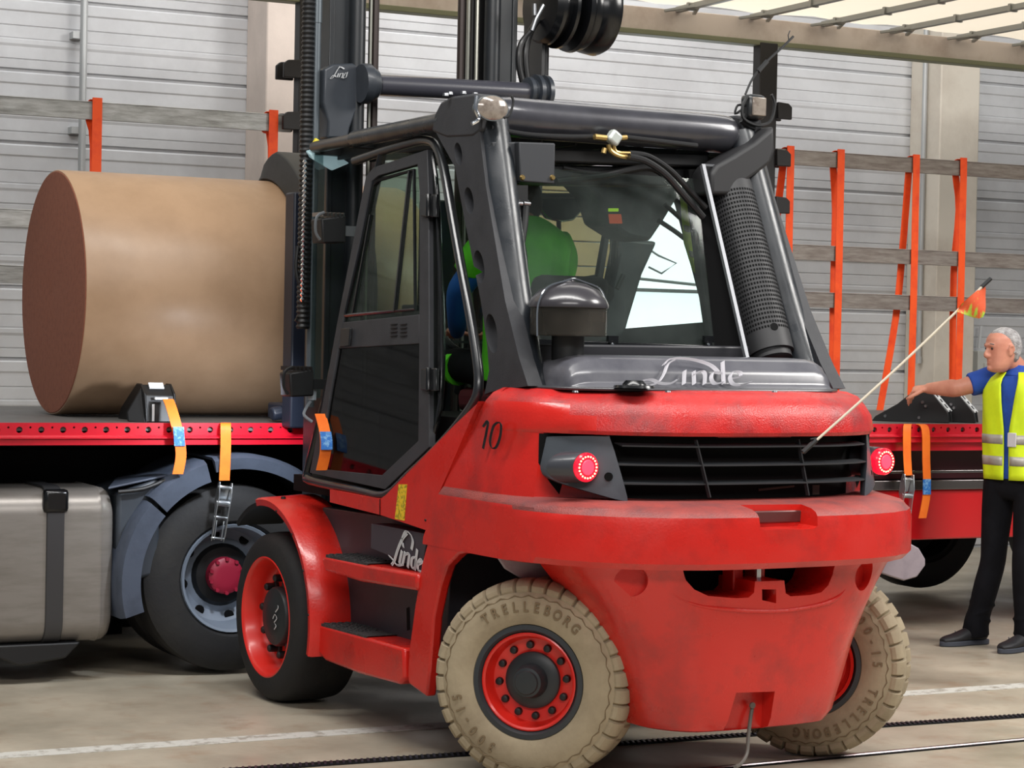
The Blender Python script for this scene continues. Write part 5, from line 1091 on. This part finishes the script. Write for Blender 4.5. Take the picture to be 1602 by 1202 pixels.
def head(mb, c, f, up, s=1.0):
    """skull, jaw, nose, brow, lips, ears; c = ear-level centre, f = facing direction"""
    f = Vector(f).normalized(); up = Vector(up); up = (up-f*up.dot(f)).normalized(); r = f.cross(up)
    # (height, front, back, half width)
    secs_ = [(-.118, .052, -.005, .022), (-.112, .075, -.02, .036), (-.095, .088, -.03, .050), (-.072, .090, -.045, .060), (-.045, .090, -.072, .066), (-.015, .090, -.090, .070), (.015, .092, -.100, .073), (.045, .094, -.105, .075), (.075, .088, -.102, .073), (.100, .070, -.088, .062), (.118, .042, -.06, .045), (.127, .01, -.03, .02)]
    rings = []
    for z, a, b, w in secs_:
        ring_ = []
        for j in range(24):
            q = 2*PI*j/24; cx = (a+b)/2; hx = (a-b)/2; e_ = .85
            ct, st = math.cos(q), math.sin(q); ring_.append(c+(f*(cx+hx*math.copysign(abs(ct)**e_, ct))+r*(w*math.copysign(abs(st)**e_, st))+up*z)*s)
        rings.append(ring_)
    mb.loft(rings)
    g = lambda x, y, z: c+(f*x+r*y+up*z)*s
    sweep(mb, [(g(.088, 0, .03), .009*s, .009*s, r), (g(.098, 0, .008), .010*s, .012*s, r), (g(.110, 0, -.014), .014*s, .013*s, r), (g(.104, 0, -.026), .015*s, .010*s, r), (g(.09, 0, -.030), .010*s, .008*s, r)], 12)
    for y in (-.012, .012): ball(mb, g(.098, y, -.022), .009*s)
    sweep(mb, [(g(.084, -.042, .036), .008*s, .008*s, up), (g(.094, -.02, .040), .009*s, .009*s, up), (g(.096, 0, .036), .008*s, .008*s, up), (g(.094, .02, .040), .009*s, .009*s, up), (g(.084, .042, .036), .008*s, .008*s, up)], 10)
    sweep(mb, [(g(.080, -.024, -.052), .004*s, .006*s, up), (g(.092, 0, -.048), .006*s, .007*s, up), (g(.080, .024, -.052), .004*s, .006*s, up)], 10)
    sweep(mb, [(g(.078, -.022, -.062), .005*s, .006*s, up), (g(.091, 0, -.061), .007*s, .007*s, up), (g(.078, .022, -.062), .005*s, .006*s, up)], 10)
    ball(mb, g(.080, 0, -.092), .022*s, .022*s, .018*s)
    for y in (-1, 1):
        P = [(-.006, .074, -.022), (.004, .077, -.008), (.008, .082, .012), (.0, .086, .030), (-.016, .088, .032), (-.024, .086, .014), (-.018, .080, -.010), (-.006, .074, -.024)]
        sweep(mb, [(g(a, y*b, d), .0055*s, .0055*s, r) for a, b, d in P], 8, 3); ball(mb, g(-.008, y*.076, .006), .014*s, .006*s, .02*s)
    return g
def hand(mb, wrist, palm_end, nrm, side, curl, s=1.0, thumb=1):
    """palm slab, four unequal bent fingers, thumb leaving the side of the palm"""
    d = (palm_end-wrist).normalized(); n = (Vector(nrm)-d*Vector(nrm).dot(d)).normalized(); a = Vector(side); a = (a-d*a.dot(d)-n*a.dot(n)).normalized(); L_ = (palm_end-wrist).length
    sweep(mb, [(wrist-d*.02, .026*s, .021*s, a), (wrist+d*L_*.3, .036*s, .019*s, a), (wrist+d*L_*.75, .043*s, .017*s, a), (palm_end, .041*s, .014*s, a)], 16)
    for k, (o, ln) in enumerate(((.033, .072), (.011, .082), (-.011, .076), (-.032, .060))):
        b = palm_end-d*.012+a*o*s; p = [b]; dd = d.copy(); q = b
        for seg_, fr in enumerate((.45, .32, .25)):
            ang = curl[seg_]*(1+.08*k); dd = (dd*math.cos(ang)-n*math.sin(ang)).normalized() if seg_ >= 0 else dd; nn_ = None
            q = q+dd*ln*s*fr*1.1; p.append(q)
            n2 = (n*math.cos(ang)+d*math.sin(ang)); 
        r0 = .0098*s*(1 if k < 3 else .9); mb.tube(p, [r0, r0, r0*.95, r0*.92, r0*.88, r0*.85, r0*.8, r0*.72, r0*.6, r0*.5], 10, smooth=3)
    b = wrist+d*L_*.30+a*.030*s*thumb; mb.tube([b, b+a*.026*s*thumb+d*.022*s-n*.008*s, b+a*.040*s*thumb+d*.052*s-n*.020*s, b+a*.040*s*thumb+d*.078*s-n*.030*s], [.014*s, .013*s, .012*s, .0115*s, .011*s, .0105*s, .010*s, .0095*s, .008*s, .006*s], 10, smooth=3)
S = 1.07
XT = W(1592, 650, y=2.48).x
man = empty('person', (XT, 2.48, 0), label='grey-haired man in yellow safety vest and blue polo resting one hand on a chock', cat='person')
def Mk(name, mb, m, par=None, **k):
    o = mk(name, mb, m, par or man, **k)
    if par is None: o.location = (-XT, -2.48, 0)
    return o
X_ = lambda px, py, y: W(px, py, y=y)
cf = Vector((-math.cos(.50), -math.sin(.50), 0)); rt = Vector((cf.y, -cf.x, 0))    # chest direction, his right
zsh = X_(1575, 592, 2.48).z; zhip = X_(1580, 745, 2.48).z
Cn = Vector((XT, 2.48, 0))
shR = Cn+rt*.185+Vector((0, 0, zsh-.01)); shL = Cn-rt*.185+Vector((0, 0, zsh-.02))
wrR = X_(1450, 608, 2.92); elR = X_(1500, 606, 2.72); elR.z -= .005
fin = X_(1423, 612, 3.00)
hc = X_(1568, 550, 2.48); hf = Vector((-1, .10, -.06))
ftR = Vector((X_(1528, 1010, 2.66).x, 2.68, 0)); ftL = Vector((X_(1606, 1018, 2.36).x, 2.36, 0))
knR = X_(1553, 880, 2.60); knL = Vector((ftL.x-.03, 2.36, knR.z))
hpR = Cn+rt*.10+Vector((0, 0, zhip)); hpL = Cn-rt*.10+Vector((0, 0, zhip)); anR = Vector((ftR.x, ftR.y, .10)); anL = Vector((ftL.x, ftL.y, .10))
mb = MB(); g = head(mb, hc, hf, (0.05, 0, 1), S)
nk = Cn+Vector((-.02, 0, zsh+.055))
sweep(mb, [(hc+Vector((.02, 0, -.03)), .055, .060, rt), (hc.lerp(nk, .6)+Vector((.01, 0, 0)), .060, .060, rt), (nk, .070, .066, rt), (nk-Vector((0, 0, .08)), .12, .075, rt)], 18)
sweep(mb, [(Cn+Vector((0, 0, zsh+.02)), .13, .08, rt), (Cn+Vector((0, 0, zsh-.12)), .17, .11, rt), (Cn+Vector((0, 0, (zsh+zhip)/2)), .16, .12, rt), (Cn+Vector((0, 0, zhip)), .16, .11, rt)], 20)
sweep(mb, [(shR, .055, .055, (0, 0, 1)), (shR.lerp(elR, .5), .056, .056, (0, 0, 1)), (elR, .052, .050, (0, 0, 1)), (elR.lerp(wrR, .25), .055, .048, (0, 0, 1)), (elR.lerp(wrR, .7), .042, .037, (0, 0, 1)), (wrR, .033, .029, (0, 0, 1))], 18)
hand(mb, wrR, wrR.lerp(fin, .80)+Vector((0, 0, .006)), (-.25, -.1, 1), (0, -1, 0), (.85, .55, .3), 1.22, thumb=1)
elL = shL+Vector((.10, -.02, -.28)); wrL = elL+Vector((.02, -.03, -.25))
sweep(mb, [(shL, .055, .055, (1, 0, 0)), (elL, .045, .045, (1, 0, 0)), (wrL, .027, .025, (1, 0, 0))], 16)
hand(mb, wrL, wrL+Vector((0, 0, -.09)), (-1, 0, 0), (0, -1, 0), (.2, .3, .3), 1.05, thumb=-1)
for h_, kn, an in ((hpR, knR, anR), (hpL, knL, anL)): sweep(mb, [(h_, .085, .09, cf), (kn, .055, .055, cf), (an+Vector((0, 0, .06)), .04, .045, cf)], 16)
Mk('body', mb, SKIN, remesh=.0065, smoothit=3)
# hair: cap over back and top of the skull, receding in front
mb = MB(); HAIR = mat('grey_hair', (138, 134, 134), .8, rgb2=(188, 186, 186), nscale=30, thr=(.4, .65), bump=.6, bscale=120)
rings = []
f_ = Vector(hf).normalized(); up_ = Vector((0.05, 0, 1)); up_ = (up_-f_*up_.dot(f_)).normalized(); r_ = f_.cross(up_)
for z, a, b, w in ((-.062, -.035, -.070, .052), (-.045, -.025, -.084, .068), (-.015, -.018, -.100, .077), (.015, -.012, -.110, .080), (.035, .018, -.114, .081), (.055, .030, -.114, .0815), (.078, .052, -.110, .079), (.100, .066, -.098, .070), (.118, .052, -.076, .055), (.130, .026, -.05, .036), (.137, .005, -.03, .016)):
    ring_ = []
    for j in range(24):
        q = 2*PI*j/24; cx = (a+b)/2; hx = (a-b)/2; ring_.append(hc+(f_*(cx+hx*math.cos(q))+r_*(w*math.sin(q)*(1.0 if math.cos(q) < .5 else .98))+up_*z)*S)
    rings.append(ring_)
mb.loft(rings)
for k in range(120):
    q = random.uniform(0, 2*PI); z = random.uniform(-.03, .11); a = hc+(f_*(-.038-.070*math.cos(q)*math.sqrt(max(0, 1-(z/.14)**2)))+r_*(.078*math.sin(q)*math.sqrt(max(0, 1-(z/.14)**2)))+up_*z)*S; ball(mb, a, .008, seg=6)
Mk('hair', mb, HAIR, remesh=.005, smoothit=2)
EYE = mat('eye_dark', (40, 30, 28), .3)
for y in (-.03, .03):
    mb = MB(); ball(mb, g(.0855, y, .020), .0075*S, seg=10); Mk('eye', mb, EYE)
for y in (-.03, .03):
    mb = MB(); sweep(mb, [(g(.090, y*.5, .043), .003, .003, (0, 0, 1)), (g(.0945, y, .047), .004, .004, (0, 0, 1)), (g(.084, y*1.6, .043), .003, .003, (0, 0, 1))], 8)
    Mk('eyebrow', mb, mat('brow_grey', (120, 110, 106), .8))
# blue polo
POLO = mat('polo_blue', (28, 74, 168), .75, rgb2=(18, 52, 128), nscale=7, bump=.25, bscale=22)
mb = MB(); O = lambda z, dx=0: Cn+Vector((dx, 0, z))
tor = [(O(zsh+.045), .085, .072, rt), (O(zsh+.028), .15, .095, rt), (O(zsh-.03), .205, .125, rt), (O(zsh-.13), .200, .138, rt), (O(zsh-.26), .192, .142, rt), (O(zhip+.10), .185, .138, rt), (O(zhip-.02), .182, .132, rt)]
sweep(mb, tor, 28)
sE = shR.lerp(elR, .62)
sweep(mb, [(shR-(elR-shR)*.2, .075, .07, (0, 0, 1)), (shR, .080, .075, (0, 0, 1)), (shR.lerp(elR, .3), .075, .070, (0, 0, 1)), (sE, .072, .068, (0, 0, 1)), (sE+(elR-shR)*.01, .062, .058, (0, 0, 1))], 20)
sL = shL.lerp(elL, .7); sweep(mb, [(shL+Vector((-.03, .0, .03)), .07, .07, (1, 0, 0)), (shL, .078, .075, (1, 0, 0)), (sL, .07, .07, (1, 0, 0))], 20)
Mk('polo_shirt', mb, POLO, remesh=.007, smoothit=3)
mb = MB(); sweep(mb, [(nk+Vector((0, 0, -.045)), .108, .088, rt), (nk+Vector((.004, 0, -.012)), .085, .078, rt), (nk+Vector((.008, 0, .022)), .074, .072, rt)], 24, cap=False)
o = Mk('collar', mb, POLO); sd_ = o.modifiers.new('s', 'SOLIDIFY'); sd_.thickness = .006
# vest: two front panels and back, open in the middle, arm holes left free
VEST = mat('vest_yellow', (214, 236, 20), .65, rgb2=(196, 222, 12), nscale=6, bump=.2, bscale=14)
REF = mat('reflective_tape', (176, 172, 164), .4, .2, rgb2=(156, 150, 142), nscale=12)
def tor_at(z, q, grow):
    zs = [(s[0].z, s[1], s[2]) for s in tor][::-1]
    for (z0_, a0, b0), (z1_, a1, b1) in zip(zs, zs[1:]):
        if z0_ <= z <= z1_: k = (z-z0_)/(z1_-z0_); a = a0+(a1-a0)*k; b = b0+(b1-b0)*k; break
    else: a, b = (zs[0][1:] if z < zs[0][0] else zs[-1][1:])
    return Cn+rt*math.cos(q)*(a+grow)-cf*math.sin(q)*(b+grow)*-1+Vector((0, 0, z))
zb_, zt_ = zhip-.02, zsh+.035
def vest_sheet(q0, q1, z0_, z1_, grow, nq=14, nz=18, edge=None):
    mb = MB(); vs = []
    for i in range(nz+1):
        z = z0_+(z1_-z0_)*i/nz
        for j in range(nq+1):
            a0, a1 = (edge(z, q0, q1) if edge else (q0, q1)); q = a0+(a1-a0)*j/nq
            vs.append(tor_at(z, q, grow+.004*math.sin(9*q+z*14)))
    fs = [(i*(nq+1)+j, i*(nq+1)+j+1, (i+1)*(nq+1)+j+1, (i+1)*(nq+1)+j) for i in range(nz) for j in range(nq)]
    mb.add(vs, fs); return mb
def arm(z): return max(0, min(1, (z-(zsh-.20))/.16))
edR = lambda z, a, b: (a+.75*arm(z), b-.55*max(0, (z-zb_-.30)))
edL = lambda z, a, b: (a+.60*max(0, (z-zb_-.30)), b-.75*arm(z))
parts_ = []
mb = vest_sheet(0, PI*.5-.10, zb_, zt_, .016, edge=edR); n0 = len(mb.v)
m2 = vest_sheet(PI*.5+.06, PI, zb_, zt_, .016, edge=edL); mb.add(m2.v, m2.f)
m3 = vest_sheet(PI, 2*PI, zb_, zt_, .018, nq=24, edge=lambda z, a, b: (a+.5*arm(z), b-.5*arm(z))); mb.add(m3.v, m3.f)
o = Mk('safety_vest', mb, VEST); sd_ = o.modifiers.new('s', 'SOLIDIFY'); sd_.thickness = .006
for zc_ in (zb_+.115, zb_+.245):
    mb = MB()
    for a_, b_ in ((-.2, PI*.5-.10-.03), (PI*.5+.09, PI+.2)):
        m2 = vest_sheet(a_, b_, zc_-.028, zc_+.028, .024, nq=14, nz=2); mb.add(m2.v, m2.f)
    m2 = vest_sheet(PI+.2, 2*PI-.2, zc_-.028, zc_+.028, .026, nq=18, nz=2); mb.add(m2.v, m2.f)
    t_ = Mk('reflective_band', mb, REF); sd_ = t_.modifiers.new('s', 'SOLIDIFY'); sd_.thickness = .003
mb = MB(); p = tor_at(zb_+.245, PI*.5+.16, .032); mb.box(p, (.055, .008, .085), Matrix.Rotation(math.atan2(cf.y, cf.x)+PI/2, 3, 'Z')); Mk('badge', mb, mat('badge_pale', (200, 196, 200), .35), bev=.003)
mb = MB(); p = tor_at(zb_+.43, PI*.5+.52, .026); put_text(mb, 'QMAA', p, -rt, (0, 0, 1), .028, th=.002); Mk('lettering', mb, mat('print_olive', (70, 84, 20), .7), smooth=0)
# trousers, belt, shoes
TRO = mat('trousers_black', (12, 12, 17), .9, spec=.2, rgb2=(20, 21, 27), nscale=6, bump=.35, bscale=12)
mb = MB(); sweep(mb, [(O(zhip+.12), .165, .12, rt), (O(zhip+.02), .180, .130, rt), (O(zhip-.08), .175, .130, rt), (O(zhip-.14), .12, .10, rt)], 24)
for h_, kn, an in ((hpR, knR, anR), (hpL, knL, anL)):
    sweep(mb, [(h_+Vector((0, 0, -.02)), .112, .100, cf), (h_.lerp(kn, .35), .106, .095, cf), (h_.lerp(kn, .75), .090, .082, cf), (kn, .084, .076, cf), (kn.lerp(an, .35), .086, .076, cf), (kn.lerp(an, .75), .080, .070, cf), (kn.lerp(an, .93)+Vector((.0, 0, 0)), .086, .076, cf), (an+Vector((.01, 0, -.045)), .090, .078, cf)], 20)
    for k, fr in enumerate((.62, .74, .86, .95)): c = kn.lerp(an, fr); mb.lathe([(-.02, .060), (0, .083), (.02, .060)], c+Vector((.005*(-1)**k, 0, 0)), (.25*(-1)**k, .1, 1), 18)
Mk('trousers', mb, TRO, remesh=.009, smoothit=3)
SH = mat('shoe_black', (26, 26, 30), .6, bump=.2, bscale=60); SOLE = mat('shoe_sole', (58, 62, 72), .7)
def shoe(ft, d):
    d = Vector(d).normalized(); s_ = Vector((-d.y, d.x, 0)); g_ = lambda a, b, z: Vector((ft.x, ft.y, 0))+d*a+s_*b+Vector((0, 0, z))
    mb = MB(); sweep(mb, [(g_(-.085, 0, .06), .030, .035, s_), (g_(-.06, 0, .065), .045, .050, s_), (g_(.02, 0, .070), .046, .050, s_), (g_(.09, 0, .060), .048, .040, s_), (g_(.16, 0, .047), .052, .030, s_), (g_(.225, 0, .040), .046, .024, s_), (g_(.262, 0, .034), .026, .015, s_)], 18)
    sweep(mb, [(g_(-.02, 0, .07), .045, .055, s_), (g_(-.015, 0, .135), .042, .05, s_)], 16); sh_ = Mk('shoe', mb, SH, remesh=.006, smoothit=2)
    mb = MB(); out = [(-.10, 0), (-.088, -.034), (-.03, -.040), (.05, -.036), (.14, -.050), (.22, -.044), (.268, -.015), (.27, .012), (.225, .044), (.14, .050), (.05, .038), (-.03, .040), (-.088, .034)]
    O_, _ = resample([g_(a, b, .002) for a, b in out]+[g_(*out[0], .002)], 3); O_ = O_[:-1]; mb.prism(O_, (0, 0, .030)); so = Mk('shoe_sole', mb, SOLE, bev=.005)
    mb = MB(); mb.tube([g_(-.05, -.048, .08), g_(.0, -.052, .10), g_(.03, -.050, .06), g_(.10, -.050, .066), g_(.12, -.045, .085)], .003, 6, smooth=4); Mk('shoe_piping', mb, mat('piping_grey', (130, 132, 138), .5))
    mb = MB()
    for k in range(4): mb.tube([g_(.03+.025*k, -.03, .112-.012*k), g_(.035+.025*k, .0, .124-.012*k), g_(.03+.025*k, .03, .112-.012*k)], .003, 6)
    Mk('shoe_lace', mb, BLK)
shoe(ftR, (-1, -.05, 0)); shoe(ftL, (-1, -.25, 0))
# second, small helper: the driver in the cab (truck frame turned into world)
G4 = G.to_4x4()
DX = F(818, 430, y=1.28).x
dr = empty('person', G @ Vector((DX, 1.3, 1.2)), -PSI, label='forklift driver in green safety vest seated in the cab', cat='person')
def Dk(name, mb, m, **k):
    o = mk(name, mb, m, dr, **k); o.location = (-DX, -1.3, -1.2); return o
V = Vector; X1 = V((1, 0, 0))
zs = F(818, 368, y=1.25).z; hc2 = V((DX+.02, 1.34, F(830, 322, y=1.3).z))
mb = MB(); g2 = head(mb, hc2, (.25, 1, -.05), (0, 0, 1), 1.0)
sweep(mb, [(hc2+V((0, -.02, -.05)), .052, .055, X1), (V((DX, 1.28, zs+.06)), .06, .06, X1), (V((DX, 1.26, zs-.03)), .12, .09, X1)], 16)
sweep(mb, [(V((DX, 1.26, zs)), .15, .09, X1), (V((DX, 1.28, 1.75)), .16, .11, X1), (V((DX, 1.32, 1.62)), .16, .12, X1)], 18)
for sd in (-1, 1):
    sh = V((DX+sd*.20, 1.27, zs-.02)); el = V((DX+sd*.27, 1.42, zs-.28)); wr = V((DX+sd*.12, 1.70, 1.84)); 
    sweep(mb, [(sh, .05, .05, X1), (el, .042, .042, X1), (wr, .027, .025, X1)], 14); hand(mb, wr, wr+V((-.02*sd, .075, .02)), (0, -.1, 1), (-sd, 0, 0), (.5, .7, .5), 1.0, thumb=1)
    hp = V((DX+sd*.09, 1.34, 1.66)); kn = V((DX+sd*.15, 1.80, 1.68)); an = V((DX+sd*.15, 1.98, 1.28)); sweep(mb, [(hp, .08, .08, X1), (kn, .055, .055, X1), (an, .04, .04, X1)], 14)
Dk('body', mb, SKIN, remesh=.010, smoothit=2)
mb = MB(); rings = []
for z, a, b, w in ((-.06, -.03, -.078, .06), (-.02, -.01, -.104, .076), (.02, .0, -.112, .08), (.05, .05, -.114, .081), (.09, .085, -.105, .075), (.12, .05, -.07, .05), (.132, .0, -.03, .02)):
    rings.append([hc2+V((w*math.sin(2*PI*j/20), (a+b)/2+(a-b)/2*math.cos(2*PI*j/20), z)) for j in range(20)])
mb.loft(rings); Dk('hair', mb, mat('dark_hair', (36, 30, 28), .8, bump=.5, bscale=90))
GRN = mat('vest_green', (96, 220, 40), .65, rgb2=(80, 200, 34), nscale=6, bump=.2, bscale=14)
mb = MB(); sweep(mb, [(V((DX, 1.27, zs+.06)), .08, .075, X1), (V((DX, 1.26, zs+.035)), .16, .10, X1), (V((DX, 1.25, zs-.03)), .235, .13, X1), (V((DX, 1.25, zs-.15)), .225, .14, X1), (V((DX, 1.28, 1.80)), .20, .14, X1), (V((DX, 1.30, 1.62)), .20, .14, X1)], 24)
for sd in (-1, 1): sweep(mb, [(V((DX+sd*.17, 1.27, zs-.02)), .08, .08, X1), (V((DX+sd*.235, 1.31, zs-.10)), .078, .075, X1), (V((DX+sd*.255, 1.36, zs-.18)), .074, .072, X1)], 16)
Dk('safety_vest', mb, GRN, remesh=.009, smoothit=2)
mb = MB()
for sd in (-1, 1): sweep(mb, [(V((DX+sd*.20, 1.28, zs-.06)), .06, .06, X1), (V((DX+sd*.25, 1.36, zs-.20)), .062, .06, X1), (V((DX+sd*.27, 1.42, zs-.28)), .058, .056, X1), (V((DX+sd*.22, 1.52, 1.90)), .048, .046, X1), (V((DX+sd*.14, 1.67, 1.85)), .036, .034, X1)], 16)
Dk('sleeves', mb, mat('sleeve_blue', (24, 92, 176), .7))
mb = MB()
for sd in (-1, 1): sweep(mb, [(V((DX+sd*.09, 1.30, 1.66)), .10, .10, X1), (V((DX+sd*.15, 1.80, 1.68)), .075, .075, X1), (V((DX+sd*.15, 1.90, 1.48)), .066, .066, X1), (V((DX+sd*.15, 1.98, 1.22)), .06, .06, X1)], 16)
tr_ = Dk('trousers', mb, mat('trousers_black', (20, 21, 26)))
mb = MB(); sweep(mb, [(V((DX-.145, 1.63, 1.672)), .086, .086, X1), (V((DX-.147, 1.67, 1.675)), .084, .084, X1)], 16); Dk('trouser_band', mb, GRN)
for sd in (-1, 1):
    mb = MB(); sweep(mb, [(V((DX+sd*.15, 1.94, 1.18)), .04, .05, X1), (V((DX+sd*.15, 2.05, 1.16)), .045, .04, X1), (V((DX+sd*.15, 2.18, 1.145)), .035, .02, X1)], 14); Dk('shoe', mb, SH)
